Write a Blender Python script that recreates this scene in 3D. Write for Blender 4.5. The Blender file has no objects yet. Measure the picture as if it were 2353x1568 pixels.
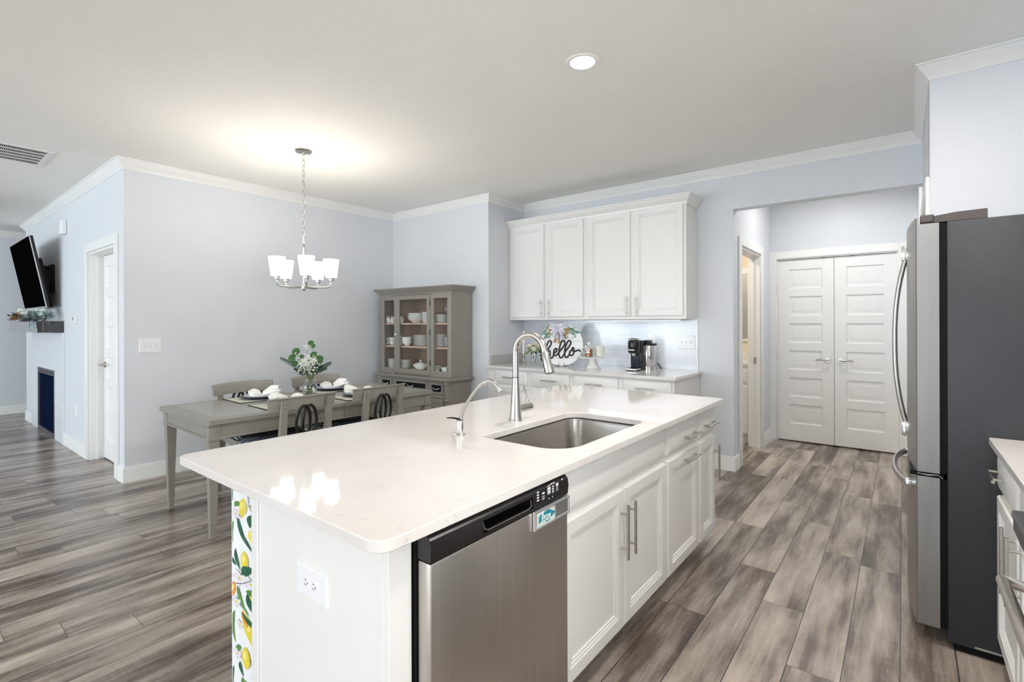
import bpy, bmesh, math, random
from mathutils import Vector, Matrix, Euler

S = bpy.context.scene
COL = S.collection
PI = math.pi
random.seed(7)

# ---------------------------------------------------------------- camera
CAM_F = 1141.5            # focal length in pixels of the 2353 px wide frame
cam_d = bpy.data.cameras.new('camera')
cam_d.sensor_width = 36.0
cam_d.lens = 36.0 * CAM_F / 2353.0
cam_d.shift_y = -40.9 / 2353.0
cam_d.clip_start = 0.02
cam = bpy.data.objects.new('camera', cam_d)
COL.objects.link(cam)
cam.location = (0, 0, 1.339)
cam.rotation_mode = 'QUATERNION'
cam.rotation_quaternion = (Euler((PI/2, 0, 0.6674), 'XYZ').to_quaternion()
                           @ Euler((0, 0, -0.0032)).to_quaternion())
S.camera = cam

# ---------------------------------------------------------------- exposure
vs = S.view_settings
vs.view_transform = 'Standard'
vs.look = 'None'
vs.gamma = 1.0
vs.exposure = 1.2
vs.use_curve_mapping = False
S.cycles.max_bounces = 10
S.cycles.transparent_max_bounces = 24
S.cycles.diffuse_bounces = 6
S.cycles.use_denoising = True

# ---------------------------------------------------------------- sky
world = bpy.data.worlds.new('sky')
S.world = world
world.use_nodes = True
wn = world.node_tree.nodes
wn['Background'].inputs[0].default_value = (0.80, 0.90, 1.0, 1)
wn['Background'].inputs[1].default_value = 1.3

# ---------------------------------------------------------------- large lights
def area_light(name, loc, rot, sx, sy, power, color=(1, 1, 1), shape='RECTANGLE', spread=PI):
    d = bpy.data.lights.new(name, 'AREA')
    d.shape = shape
    d.size = sx
    d.size_y = sy
    d.energy = power
    d.color = color
    d.spread = spread
    o = bpy.data.objects.new(name, d)
    o.location = loc
    o.rotation_euler = rot
    COL.objects.link(o)
    return o
# daylight arriving through the windows of the wall behind the camera and of the living room
WINDOWS_BACK = [(-9.6, -7.4), (-6.6, -4.4), (-3.4, -1.2)]
YB, XL, XR, XE, YE = -6.0, -10.55, 0.95, 3.2, 0.86
CEIL = 2.74
for wx0, wx1 in WINDOWS_BACK:
    area_light('window_daylight', ((wx0+wx1)/2, YB-0.22, 1.35), (PI/2+.45, 0, 0), wx1-wx0-.1, 2.0, 47, (0.85, 0.94, 1.0))

ADDED_WINDOWS = [(-3.9, -2.0), (-1.5, .40)]  # unseen windows, added to bring light from the right
for wy0, wy1 in ADDED_WINDOWS:
    area_light('window_daylight', (XE+.22, (wy0+wy1)/2, 1.45), (0, PI/2+.35, 0), 1.6, wy1-wy0-.1, 35, (1.0, .98, .95))

# ================================================================ helpers
MATS = {}
def lin(c):
    return tuple((x/12.92 if x <= .04045 else ((x+.055)/1.055)**2.4) for x in c)
def rgb(r, g, b):
    return lin((r/255, g/255, b/255))
class NT:
    """small node-tree helper"""
    def __init__(self, name):
        self.m = bpy.data.materials.new(name)
        self.m.use_nodes = True
        self.t = self.m.node_tree
        self.b = self.t.nodes['Principled BSDF']
    def n(self, kind, **kw):
        nd = self.t.nodes.new(kind)
        for k, v in kw.items():
            setattr(nd, k, v)
        return nd
    def l(self, a, b):
        self.t.links.new(a, b)
    def math(self, op, a, b=None, c=None):
        nd = self.n('ShaderNodeMath', operation=op)
        for i, x in enumerate((a, b, c)):
            if x is None: continue
            if isinstance(x, (int, float)): nd.inputs[i].default_value = x
            else: self.l(x, nd.inputs[i])
        return nd.outputs[0]
    def ramp(self, fac, stops):
        nd = self.n('ShaderNodeValToRGB')
        e = nd.color_ramp.elements
        while len(e) < len(stops): e.new(0.5)
        for i, (p, c) in enumerate(stops):
            e[i].position = p
            e[i].color = (*c, 1)
        self.l(fac, nd.inputs[0])
        return nd.outputs[0]
    def noise(self, vec, scale=5, detail=2, rough=.5):
        nd = self.n('ShaderNodeTexNoise')
        nd.inputs['Scale'].default_value = scale
        nd.inputs['Detail'].default_value = detail
        nd.inputs['Roughness'].default_value = rough
        if vec is not None: self.l(vec, nd.inputs['Vector'])
        return nd.outputs[0]
    def objco(self):
        return self.n('ShaderNodeTexCoord').outputs['Object']
    def mapped(self, vec, scale=(1, 1, 1), rot=(0, 0, 0)):
        nd = self.n('ShaderNodeMapping')
        nd.inputs['Scale'].default_value = scale
        nd.inputs['Rotation'].default_value = rot
        self.l(vec, nd.inputs[0])
        return nd.outputs[0]
    def bump(self, h, strength=.1, dist=.01):
        nd = self.n('ShaderNodeBump')
        nd.inputs['Strength'].default_value = strength
        nd.inputs['Distance'].default_value = dist
        self.l(h, nd.inputs['Height'])
        self.l(nd.outputs[0], self.b.inputs['Normal'])
def mat(name, color, rough=.5, metal=0.0, vary=.03, nscale=6, bump=0, spec=None, coat=0, stretch=None, **kw):
    """procedural principled material: a base colour with slight noise variation"""
    if name in MATS: return MATS[name]
    N = NT(name)
    co = N.objco()
    if stretch: co = N.mapped(co, stretch)
    nz = N.noise(co, nscale, 3)
    lo = tuple(max(0, c*(1-vary)) for c in color)
    hi = tuple(min(1, c*(1+vary)) for c in color)
    N.l(N.ramp(nz, [(.3, lo), (.7, hi)]), N.b.inputs['Base Color'])
    N.b.inputs['Roughness'].default_value = rough
    N.b.inputs['Metallic'].default_value = metal
    if spec is not None: N.b.inputs['Specular IOR Level'].default_value = spec
    if coat: N.b.inputs['Coat Weight'].default_value = coat
    for k, v in kw.items(): N.b.inputs[k].default_value = v
    if bump: N.bump(nz, bump, .004)
    MATS[name] = N.m
    return N.m
def emit(name, color, strength):
    if name in MATS: return MATS[name]
    N = NT(name)
    N.b.inputs['Base Color'].default_value = (*color, 1)
    N.b.inputs['Emission Color'].default_value = (*color, 1)
    N.b.inputs['Emission Strength'].default_value = strength
    MATS[name] = N.m
    return N.m
def glass(name, tint=(1, 1, 1), rough=.02, alpha=.2, edge=.35):
    """thin clear glass: mostly transparent with a glossy film"""
    if name in MATS: return MATS[name]
    N = NT(name)
    t = N.t
    out = t.nodes['Material Output']
    tr = N.n('ShaderNodeBsdfTransparent'); tr.inputs[0].default_value = (*tint, 1)
    gl = N.n('ShaderNodeBsdfGlossy'); gl.inputs['Roughness'].default_value = rough
    lw = N.n('ShaderNodeLayerWeight'); lw.inputs['Blend'].default_value = .5
    mx = N.n('ShaderNodeMixShader')
    N.l(N.math('ADD', N.math('MULTIPLY', N.math('POWER', lw.outputs['Facing'], 4.0), edge), alpha), mx.inputs[0])
    N.l(tr.outputs[0], mx.inputs[1]); N.l(gl.outputs[0], mx.inputs[2])
    N.l(mx.outputs[0], out.inputs[0])
    MATS[name] = N.m
    return N.m

class MB:
    """collects shapes; build() links them as ONE mesh object"""
    def __init__(self):
        self.v = []; self.f = []; self.mi = []; self.m = 0
    def add(self, vs, fs):
        k = len(self.v)
        self.v += [tuple(p) for p in vs]
        self.f += [tuple(i+k for i in f) for f in fs]
        self.mi += [self.m]*len(fs)
        return self
    def box(self, x0, y0, z0, x1, y1, z1, b=0.0, seg=1):
        x0, x1 = min(x0, x1), max(x0, x1); y0, y1 = min(y0, y1), max(y0, y1); z0, z1 = min(z0, z1), max(z0, z1)
        if b <= 0:
            return self.add([(x0,y0,z0),(x1,y0,z0),(x1,y1,z0),(x0,y1,z0),(x0,y0,z1),(x1,y0,z1),(x1,y1,z1),(x0,y1,z1)],
                            [(3,2,1,0),(4,5,6,7),(0,1,5,4),(1,2,6,5),(2,3,7,6),(3,0,4,7)])
        b = min(b, .49*min(x1-x0, y1-y0, z1-z0))
        bm = bmesh.new()
        bmesh.ops.create_cube(bm, size=1)
        bmesh.ops.scale(bm, vec=(x1-x0, y1-y0, z1-z0), verts=bm.verts)
        bmesh.ops.translate(bm, vec=((x0+x1)/2, (y0+y1)/2, (z0+z1)/2), verts=bm.verts)
        bmesh.ops.bevel(bm, geom=bm.edges[:], offset=b, segments=seg, affect='EDGES', profile=.5)
        return self.take(bm)
    def take(self, bm):
        bm.verts.index_update()
        self.add([v.co[:] for v in bm.verts], [[v.index for v in f.verts] for f in bm.faces])
        bm.free()
        return self
    def tube(self, pts, r, n=10, caps=True, flat=None, closed=False):
        """sweep; r number or list; flat=(a,b) elliptic section factors"""
        P = [Vector(p) for p in pts]
        m = len(P)
        rr = r if isinstance(r, (list, tuple)) else [r]*m
        T = []
        for i in range(m):
            if closed: t = P[(i+1) % m]-P[i-1]
            else: t = P[min(i+1, m-1)]-P[max(i-1, 0)]
            T.append(t.normalized() if t.length > 1e-9 else Vector((0, 0, 1)))
        up = Vector((0, 0, 1)) if abs(T[0].z) < .9 else Vector((1, 0, 0))
        A = (up - T[0]*up.dot(T[0])).normalized()
        vs = []
        fa, fb = flat if flat else (1, 1)
        for i in range(m):
            A = (A - T[i]*A.dot(T[i]))
            A = A.normalized() if A.length > 1e-6 else T[i].orthogonal().normalized()
            B = T[i].cross(A)
            for k in range(n):
                a = 2*PI*k/n
                vs.append(P[i] + (A*math.cos(a)*fa + B*math.sin(a)*fb)*rr[i])
        fs = []
        for i in range(m if closed else m-1):
            j = (i+1) % m
            for k in range(n):
                k2 = (k+1) % n
                fs.append((i*n+k, i*n+k2, j*n+k2, j*n+k))
        if caps and not closed:
            fs.append(tuple(range(n-1, -1, -1)))
            fs.append(tuple((m-1)*n+k for k in range(n)))
        return self.add(vs, fs)
    def cyl(self, p0, p1, r0, r1=None, n=16, caps=True):
        return self.tube([p0, p1], [r0, r0 if r1 is None else r1], n, caps)
    def lathe(self, prof, c=(0, 0, 0), n=24, sx=1, sy=1, ang=None):
        """profile [(r,z)] turned about the vertical through c"""
        vs = []; fs = []
        full = ang is None
        m = n if full else n+1
        for r, z in prof:
            for k in range(m):
                a = 2*PI*k/n if full else ang[0]+(ang[1]-ang[0])*k/n
                vs.append((c[0]+r*sx*math.cos(a), c[1]+r*sy*math.sin(a), c[2]+z))
        for i in range(len(prof)-1):
            for k in range(n):
                k2 = (k+1) % m
                fs.append((i*m+k, i*m+k2, (i+1)*m+k2, (i+1)*m+k))
        if full:
            if prof[0][0] > 1e-6: fs.append(tuple(range(n-1, -1, -1)))
            if prof[-1][0] > 1e-6: fs.append(tuple((len(prof)-1)*n+k for k in range(n)))
        return self.add(vs, fs)
    def prism(self, poly, axis, a0, a1):
        """extrude a 2-D polygon; axis 'x': poly=(y,z), 'y': (x,z), 'z': (x,y)"""
        def p(u, v, w):
            return {'x': (w, u, v), 'y': (u, w, v), 'z': (u, v, w)}[axis]
        n = len(poly)
        vs = [p(u, v, a0) for u, v in poly]+[p(u, v, a1) for u, v in poly]
        fs = [tuple(range(n-1, -1, -1)), tuple(range(n, 2*n))]
        fs += [(i, (i+1) % n, n+(i+1) % n, n+i) for i in range(n)]
        return self.add(vs, fs)
    def rings(self, o, U, V, N, w, h, steps, back=True):
        """stepped rectangular front: steps [(inset, out)] from the rim to the centre"""
        o, U, V, N = Vector(o), Vector(U), Vector(V), Vector(N)
        vs = []; fs = []
        st = ([(steps[0][0], 0.0)] if back else []) + list(steps)
        for i, d in st:
            for a, b in ((i, i), (w-i, i), (w-i, h-i), (i, h-i)):
                vs.append(o+U*a+V*b+N*d)
        for i in range(len(st)-1):
            for k in range(4):
                k2 = (k+1) % 4
                fs.append((i*4+k, i*4+k2, i*4+4+k2, i*4+4+k))
        e = (len(st)-1)*4
        fs.append((e, e+1, e+2, e+3))
        if back: fs.append((3, 2, 1, 0))
        return self.add(vs, fs)
    def sphere(self, c, r, n=10, m=7, sx=1, sy=1, sz=1):
        prof = [(r*math.sin(PI*i/m), -r*sz*math.cos(PI*i/m)) for i in range(m+1)]
        prof[0] = (0, prof[0][1]); prof[-1] = (0, prof[-1][1])
        return self.lathe(prof, c, n, sx, sy)
    def leaf(self, p, d, up, L, W, curl=.15, n=5, tip=1.0):
        """a pointed leaf with a little fold, both-sided single sheet"""
        p, d, up = Vector(p), Vector(d).normalized(), Vector(up)
        s = d.cross(up)
        s = s.normalized() if s.length > 1e-5 else d.orthogonal().normalized()
        u = s.cross(d).normalized()
        vs = []; fs = []
        for i in range(n+1):
            t = i/n
            w = W*.5*math.sin(PI*min(1, t**tip*.97+.03))
            c = p+d*L*t+u*(-curl*L*t*t)
            vs += [c+s*w+u*w*.25, c, c-s*w+u*w*.25]
        for i in range(n):
            a = i*3
            fs += [(a, a+1, a+4, a+3), (a+1, a+2, a+5, a+4)]
        return self.add(vs, fs)
    def xform(self, M):
        self.v = [tuple(M @ Vector(p)) for p in self.v]
        return self
    def build(self, name, mats, parent=None, origin=None, smooth=38, fix=True, label=None):
        me = bpy.data.meshes.new(name)
        off = Vector((0, 0, 0))
        if origin is not None: off = Vector(origin)
        base = WORLD.get(parent.name, Vector((0, 0, 0))) if parent else Vector((0, 0, 0))
        sub = off if origin is not None else base
        me.from_pydata([Vector(p)-sub for p in self.v], [], self.f)
        ml = mats if isinstance(mats, (list, tuple)) else [mats]
        for m in ml: me.materials.append(m)
        if len(ml) > 1:
            for p, i in zip(me.polygons, self.mi): p.material_index = i
        if fix:
            bm = bmesh.new(); bm.from_mesh(me)
            bmesh.ops.recalc_face_normals(bm, faces=bm.faces[:])
            bm.to_mesh(me); bm.free()
        if smooth:
            for p in me.polygons: p.use_smooth = True
            me.set_sharp_from_angle(angle=math.radians(smooth))
        me.update()
        o = bpy.data.objects.new(name, me)
        COL.objects.link(o)
        if parent:
            o.parent = parent
            o.location = sub-base if origin is not None else (0, 0, 0)
            WORLD[o.name] = sub if origin is not None else base
        else:
            o.location = sub
            WORLD[o.name] = sub
        if label: o['label'] = label
        return o
WORLD = {}
def tag(o, label=None, cat=None, group=None, kind=None):
    if label: o['label'] = label
    if cat: o['category'] = cat
    if group: o['group'] = group
    if kind: o['kind'] = kind
    return o
def thing(name, label, cat, loc=(0, 0, 0), group=None):
    o = bpy.data.objects.new(name, None)
    o.empty_display_size = .05
    o.location = loc
    COL.objects.link(o)
    WORLD[o.name] = Vector(loc)
    return tag(o, label, cat, group)
def struct(name, mb, m, parent=None, label=None, **kw):
    o = mb.build(name, m, parent, **kw)
    if parent is None: o['kind'] = 'structure'
    if label: o['label'] = label
    return o
def kids(o):
    return [c for c in bpy.data.objects if c.parent == o]
def dup(root, loc, rotz=0, label=None, group=None):
    r = root.copy(); COL.objects.link(r)
    r.location = loc; r.rotation_euler = (0, 0, rotz)
    if label: r['label'] = label
    if group: r['group'] = group
    for c in CH.get(root.name) or kids(root):
        k = c.copy(); COL.objects.link(k); k.parent = r
        for g in CH.get(c.name) or kids(c):
            q = g.copy(); COL.objects.link(q); q.parent = k
    return r
CH = {}
def nth(i):
    return ['topmost', 'second', 'third', 'fourth', 'fifth', 'sixth', 'seventh', 'eighth', 'ninth', 'tenth', 'eleventh', 'twelfth'][i]
# ================================================================ materials
M_wall = mat('wall_paint', rgb(220, 224, 229), .75, vary=.008, nscale=3)
M_ceil = mat('ceiling_paint', rgb(246, 245, 241), .85, vary=.012, nscale=40, bump=.15)
M_trim = mat('trim_paint', rgb(240, 240, 239), .4, vary=.006)
M_cab = mat('cabinet_paint', rgb(236, 235, 232), .33, vary=.006)
M_steel = mat('brushed_steel', (.55, .51, .47), .40, 1, vary=.05, nscale=60, stretch=(1, 1, .02))
M_nickel = mat('brushed_nickel', (.54, .52, .49), .24, 1, vary=.03, nscale=30)
M_chrome = mat('chrome', (.8, .8, .8), .08, 1, vary=.01)
M_black = mat('black_plastic', (.008, .008, .008), .25, vary=.05)
M_matblack = mat('matte_black', (.006, .006, .006), .6, vary=.05, spec=.15)
M_plate = mat('white_plastic', rgb(240, 240, 242), .35, vary=.004)
M_slot = mat('dark_slot', (.03, .03, .03), .6)
M_china = mat('white_china', rgb(240, 241, 238), .18, vary=.006)
M_grey = mat('grey_furniture_paint', rgb(146, 141, 133), .42, vary=.03, nscale=9)
M_greytop = mat('grey_table_top', rgb(156, 156, 150), .28, vary=.03, nscale=9)
M_woodin = mat('tan_cabinet_back', rgb(146, 123, 105), .6, vary=.08, nscale=5, stretch=(6, 6, .8))
M_shelf = mat('bare_shelf_edge', rgb(205, 178, 155), .5, vary=.05)
M_green = mat('leaf_green', rgb(52, 92, 40), .5, vary=.25, nscale=25)
M_green2 = mat('leaf_light_green', rgb(120, 146, 70), .5, vary=.2, nscale=25)
M_dgreen = mat('leaf_dark_green', rgb(28, 58, 34), .5, vary=.25, nscale=25)
M_teal = mat('leaf_grey_teal', rgb(104, 150, 126), .55, vary=.15, nscale=25)
M_white = mat('white_petal', rgb(246, 246, 238), .6, vary=.02)
M_cream = mat('cream_petal', rgb(240, 236, 214), .6, vary=.03)
M_glass = glass('clear_glass', (.975, .985, .985), .03, .05, .75)
M_pane = glass('window_glass', (1, 1, 1), .01, .025)

def floor_mat():
    N = NT('plank_floor')
    co = N.objco()
    sp = N.n('ShaderNodeSeparateXYZ'); N.l(co, sp.inputs[0])
    W, L = .175, 1.22
    u = N.math('DIVIDE', N.math('ADD', sp.outputs[0], 20.0-.036), W)
    row = N.math('FLOOR', u)
    fu = N.math('FRACT', u)
    wn_ = N.n('ShaderNodeTexWhiteNoise', noise_dimensions='1D'); N.l(row, wn_.inputs['W'])
    v = N.math('ADD', N.math('DIVIDE', N.math('ADD', sp.outputs[1], 20.0), L), N.math('MULTIPLY', wn_.outputs['Value'], 7.0))
    colm = N.math('FLOOR', v)
    fv = N.math('FRACT', v)
    cb = N.n('ShaderNodeCombineXYZ'); N.l(row, cb.inputs[0]); N.l(colm, cb.inputs[1])
    pid = N.n('ShaderNodeTexWhiteNoise', noise_dimensions='3D'); N.l(cb.outputs[0], pid.inputs['Vector'])
    # grain: stretched noise, shifted per plank
    cv = N.n('ShaderNodeCombineXYZ')
    N.l(N.math('ADD', N.math('MULTIPLY', sp.outputs[0], 11.0), N.math('MULTIPLY', pid.outputs['Value'], 37.0)), cv.inputs[0])
    N.l(N.math('ADD', N.math('MULTIPLY', sp.outputs[1], 1.5), N.math('MULTIPLY', pid.outputs['Value'], 91.0)), cv.inputs[1])
    N.l(N.math('MULTIPLY', pid.outputs['Value'], 13.0), cv.inputs[2])
    g1 = N.noise(cv.outputs[0], 1.0, 4, .55)
    fine = N.n('ShaderNodeCombineXYZ')
    N.l(N.math('MULTIPLY', sp.outputs[0], 90.0), fine.inputs[0])
    N.l(N.math('ADD', N.math('MULTIPLY', sp.outputs[1], 5.0), N.math('MULTIPLY', pid.outputs['Value'], 50.0)), fine.inputs[1])
    g2 = N.noise(fine.outputs[0], 1.0, 3, .6)
    cross = N.n('ShaderNodeCombineXYZ')
    N.l(N.math('MULTIPLY', sp.outputs[0], 14.0), cross.inputs[0])
    N.l(N.math('MULTIPLY', sp.outputs[1], 60.0), cross.inputs[1])
    g3 = N.noise(cross.outputs[0], 1.0, 2, .5)
    mixv = N.math('ADD', N.math('ADD', N.math('ADD', N.math('MULTIPLY', g1, .80), -.08), N.math('ADD', N.math('MULTIPLY', g2, .11), .03)),
                  N.math('ADD', N.math('MULTIPLY', pid.outputs['Value'], .16), N.math('MULTIPLY', g3, .06)))
    col = N.ramp(mixv, [(.32, rgb(70, 59, 52)), (.44, rgb(112, 99, 90)), (.54, rgb(154, 142, 131)), (.65, rgb(184, 172, 160)), (.8, rgb(208, 197, 184))])
    seam = N.math('MAXIMUM',
                  N.math('MAXIMUM', N.math('LESS_THAN', fu, .010), N.math('GREATER_THAN', fu, .990)),
                  N.math('LESS_THAN', fv, .0018))
    mx = N.n('ShaderNodeMix', data_type='RGBA')
    N.l(seam, mx.inputs[0]); N.l(col, mx.inputs[6]); mx.inputs[7].default_value = (*rgb(52, 44, 40), 1)
    N.l(mx.outputs[2], N.b.inputs['Base Color'])
    N.b.inputs['Roughness'].default_value = .33
    N.l(N.math('ADD', N.math('MULTIPLY', g2, .18), .15), N.b.inputs['Roughness'])
    N.bump(N.math('SUBTRACT', g2, N.math('MULTIPLY', seam, 2.0)), .10, .002)
    return N.m
M_floor = floor_mat()

def quartz_mat():
    N = NT('white_quartz')
    co = N.objco()
    n1 = N.noise(N.mapped(co, (1, 1.8, 1), (0, 0, .6)), 2.6, 6, .62)
    d = N.math('ABSOLUTE', N.math('SUBTRACT', n1, .5))
    patch = N.noise(co, 2.3, 1)
    vein = N.math('MULTIPLY', N.math('LESS_THAN', d, .0022), N.math('GREATER_THAN', patch, .55))
    fleck = N.math('GREATER_THAN', N.noise(N.mapped(co, (26, 90, 26), (0, 0, .9)), 1.0, 2), .735)
    v = N.math('ADD', N.math('MULTIPLY', vein, .42), N.math('MULTIPLY', fleck, .16))
    base = N.ramp(N.noise(co, 3, 3), [(.3, rgb(224, 219, 215)), (.7, rgb(231, 227, 224))])
    mx = N.n('ShaderNodeMix', data_type='RGBA')
    N.l(v, mx.inputs[0]); N.l(base, mx.inputs[6]); mx.inputs[7].default_value = (*rgb(176, 168, 162), 1)
    N.l(mx.outputs[2], N.b.inputs['Base Color'])
    N.b.inputs['Roughness'].default_value = .055
    return N.m
M_quartz = quartz_mat()

def tile_mat():
    N = NT('subway_tile')
    sp = N.n('ShaderNodeSeparateXYZ'); N.l(N.objco(), sp.inputs[0])
    cb = N.n('ShaderNodeCombineXYZ')
    N.l(sp.outputs[0], cb.inputs[0]); N.l(N.math('SUBTRACT', sp.outputs[2], .885-.0765*2), cb.inputs[1])
    br = N.n('ShaderNodeTexBrick')
    br.offset = .5; br.squash = 1
    N.l(cb.outputs[0], br.inputs['Vector'])
    br.inputs['Scale'].default_value = 1
    br.inputs['Brick Width'].default_value = .1525
    br.inputs['Row Height'].default_value = .0765
    br.inputs['Mortar Size'].default_value = .0017
    br.inputs['Mortar Smooth'].default_value = .1
    br.inputs['Color1'].default_value = (*rgb(215, 218, 225), 1)
    br.inputs['Color2'].default_value = (*rgb(219, 222, 228), 1)
    br.inputs['Mortar'].default_value = (*rgb(240, 241, 243), 1)
    N.l(br.outputs[0], N.b.inputs['Base Color'])
    N.b.inputs['Roughness'].default_value = .14
    N.bump(N.math('SUBTRACT', 1.0, br.outputs[1]), .25, .002)
    return N.m
M_tile = tile_mat()
M_surround = mat('large_white_tile', rgb(228, 232, 238), .3, vary=.02, nscale=2)

# ================================================================ setting
XW, YF, YC, YN, XN, YR = -5.17, 1.2665, 4.093, 4.74, -3.548, 3.54
XHL, XHR, YH, XM = -1.2, .115, 6.317, -3.0
T = .12
struct('floor', MB().box(XL-.1, YB-.1, -.1, XE+.1, 6.6, 0), M_floor, smooth=0)
struct('ceiling', MB().box(XL-.1, YB-.1, CEIL, XE+.1, 6.6, CEIL+.1), M_ceil, smooth=0)
# dining side wall and fireplace wall (with the panelled door opening)
DL0, DL1, DLZ = -6.33, -5.40, 2.045
struct('wall_dining', MB().box(XW-T, YF, 0, XW, YC+T, CEIL), M_wall, smooth=0)
w = MB()
w.box(DL1, YF, 0, XW-T, YF+T, CEIL); w.box(DL0, YF, DLZ, DL1, YF+T, CEIL); w.box(-9.75, YF, 0, DL0, YF+T, CEIL)
w.box(-9.75, YF+T, 0, -9.75+T, 4.0, CEIL)
struct('wall_fireplace', w, M_wall, smooth=0)
struct('wall_closet', MB().box(DL0-.05, YF+T+.02, 0, DL1+.05, YF+T+.05, DLZ+.05), M_wall, smooth=0)  # unseen sheet added behind the door to stop light leaks
struct('wall_living', MB().box(XL-T, YB, 0, XL, 4.1, CEIL), M_wall, smooth=0)
struct('wall_alcove', MB().box(XL, 4.0, 0, -9.75, 4.1, CEIL), M_wall, smooth=0)
struct('wall_china', MB().box(XW, YC, 0, XN, YC+T, CEIL), M_wall, smooth=0)
struct('wall_nook', MB().box(XN-T, YC+T, 0, XN, YN+T, CEIL), M_wall, smooth=0)
w = MB()
w.box(XN, YN, 0, XHL, YN+T, CEIL); w.box(XHL, YN, 2.36, XHR, YN+T, CEIL)
struct('wall_coffee', w, M_wall, smooth=0)
# short passage beyond the header: left side with a doorway, double doors at its end
MD0, MD1, MDZ = 4.985, 5.80, 2.06
w = MB()
w.box(XHL-T, YN+T, 0, XHL, MD0, CEIL); w.box(XHL-T, MD0, MDZ, XHL, MD1, CEIL); w.box(XHL-T, MD1, 0, XHL, YH, CEIL)
struct('wall_passage', w, M_wall, smooth=0)
DD0, DD1, DDZ = -1.135, -.035, 2.055
w = MB()
w.box(XHL-T, YH, 0, DD0, YH+T, CEIL); w.box(DD0, YH, DDZ, DD1, YH+T, CEIL); w.box(DD1, YH, 0, XHR+T, YH+T, CEIL)
w.box(DD0-.05, YH+T+.03, 0, DD1+.05, YH+T+.06, DDZ+.05)  # unseen sheet added to keep light from leaking under the double doors
struct('wall_end', w, M_wall, smooth=0)
RD0, RD1, RDZ = 3.63, 4.62, 2.05
w = MB()
w.box(XHR, YR+T, 0, XHR+T, RD0, CEIL); w.box(XHR, RD0, RDZ, XHR+T, RD1, CEIL); w.box(XHR, RD1, 0, XHR+T, YH, CEIL)
struct('wall_passage_right', w, M_wall, smooth=0)
struct('wall_pantry', MB().box(XHR+T+.02, RD0-.03, 0, XHR+T+.05, RD1+.05, RDZ+.05), M_wall, smooth=0)  # added light stop behind the passage door, never seen
struct('wall_fridge', MB().box(XHR, YR, 0, XR, YR+T, CEIL), M_wall, smooth=0)
struct('wall_right', MB().box(XR, YE, 0, XR+T, YR+T, CEIL), M_wall, smooth=0)
struct('wall_morning_room', MB().box(XR+T, YE, 0, XE+T, YE+T, CEIL), M_wall, smooth=0)  # unseen side room, invented so light can enter from the right
w = MB()
ys = [YB]+[y for p in ADDED_WINDOWS for y in p]+[YE]
for a, b in zip(ys[::2], ys[1::2]): w.box(XE, a, 0, XE+T, b, CEIL)
for a, b in ADDED_WINDOWS: w.box(XE, a, 0, XE+T, b, .6); w.box(XE, a, 2.3, XE+T, b, CEIL)
struct('wall_east', w, M_wall, smooth=0)
for i, (a, b) in enumerate(ADDED_WINDOWS):  # frames and panes of the added right-hand windows
    f = MB()
    for y in (a, b-.05): f.box(XE+.02, y, .6, XE+T-.02, y+.05, 2.3)
    for z in (.6, 1.43, 2.25): f.box(XE+.02, a, z, XE+T-.02, b, z+.05)
    wo = struct('window_%d' % (i+4), f, M_trim)
    MB().box(XE+.06, a+.03, .63, XE+.066, b-.03, 2.27).build('window_pane', M_pane, wo)
# small room seen through the passage doorway
M_beige = mat('beige_paint', rgb(226, 214, 190), .75, vary=.01)
w = MB()
w.box(XM-T, YN+T, 0, XM, 6.5, CEIL); w.box(XM, 6.4, 0, XHL-T, 6.5, CEIL)
struct('wall_mudroom', w, M_beige, smooth=0)
# wall behind the camera with three tall windows
w = MB()
xs = [XL-T]+[x for p in WINDOWS_BACK for x in p]+[XE+T]
for a, b in zip(xs[::2], xs[1::2]): w.box(a, YB-T, 0, b, YB, CEIL)
for a, b in WINDOWS_BACK:
    w.box(a, YB-T, 0, b, YB, .3); w.box(a, YB-T, 2.4, b, YB, CEIL)
struct('wall_back', w, M_wall, smooth=0)
for i, (a, b) in enumerate(WINDOWS_BACK):
    f = MB()
    for x in (a, (a+b)/2-.025, b-.05): f.box(x, YB-T+.02, .3, x+.05, YB-.02, 2.4)
    for z in (.3, 1.3, 2.35): f.box(a, YB-T+.02, z, b, YB-.02, z+.05)
    wo = struct('window_%d' % (i+1), f, M_trim)
    MB().box(a+.03, YB-.07, .33, b-.03, YB-.064, 2.37).build('window_pane', M_pane, wo)

# ---- crown moulding, one run per stretch of wall (mitred)
CR = [(0, 2.655), (.006, 2.655), (.010, 2.668), (.026, 2.690), (.046, 2.716), (.052, 2.728), (.060, 2.731), (.060, CEIL), (0, CEIL)]
def crown(name, p0, p1, nrm, e0, e1):
    """wall-foot points p0->p1, room normal nrm; e = +1 outside corner, -1 inside, 0 straight"""
    p0, p1, n = Vector((*p0, 0)), Vector((*p1, 0)), Vector((*nrm, 0))
    d = (p1-p0).normalized()
    vs = []
    for p, s in ((p0, -e0), (p1, e1)):
        for o, z in CR: vs.append(p+n*o+d*o*s+Vector((0, 0, z)))
    k = len(CR)
    fs = [(i, (i+1) % k, k+(i+1) % k, k+i) for i in range(k)]+[tuple(range(k)), tuple(range(2*k-1, k-1, -1))]
    struct(name, MB().add(vs, fs), M_trim, smooth=30)
crown('trim_1', (XW, YF), (XW, YC), (1, 0), 1, -1)
crown('trim_2', (XW, YF), (-9.75, YF), (0, -1), 1, 1)
crown('trim_3', (XW, YC), (XN, YC), (0, -1), -1, 1)
crown('trim_4', (XN, YC), (XN, YN), (1, 0), 1, -1)
crown('trim_5', (XN, YN), (XHR, YN), (0, -1), -1, -1)
crown('trim_6', (XHR, YN), (XHR, YR), (-1, 0), -1, 1)
crown('trim_7', (XHR, YR), (XR, YR), (0, -1), 1, -1)
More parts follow.
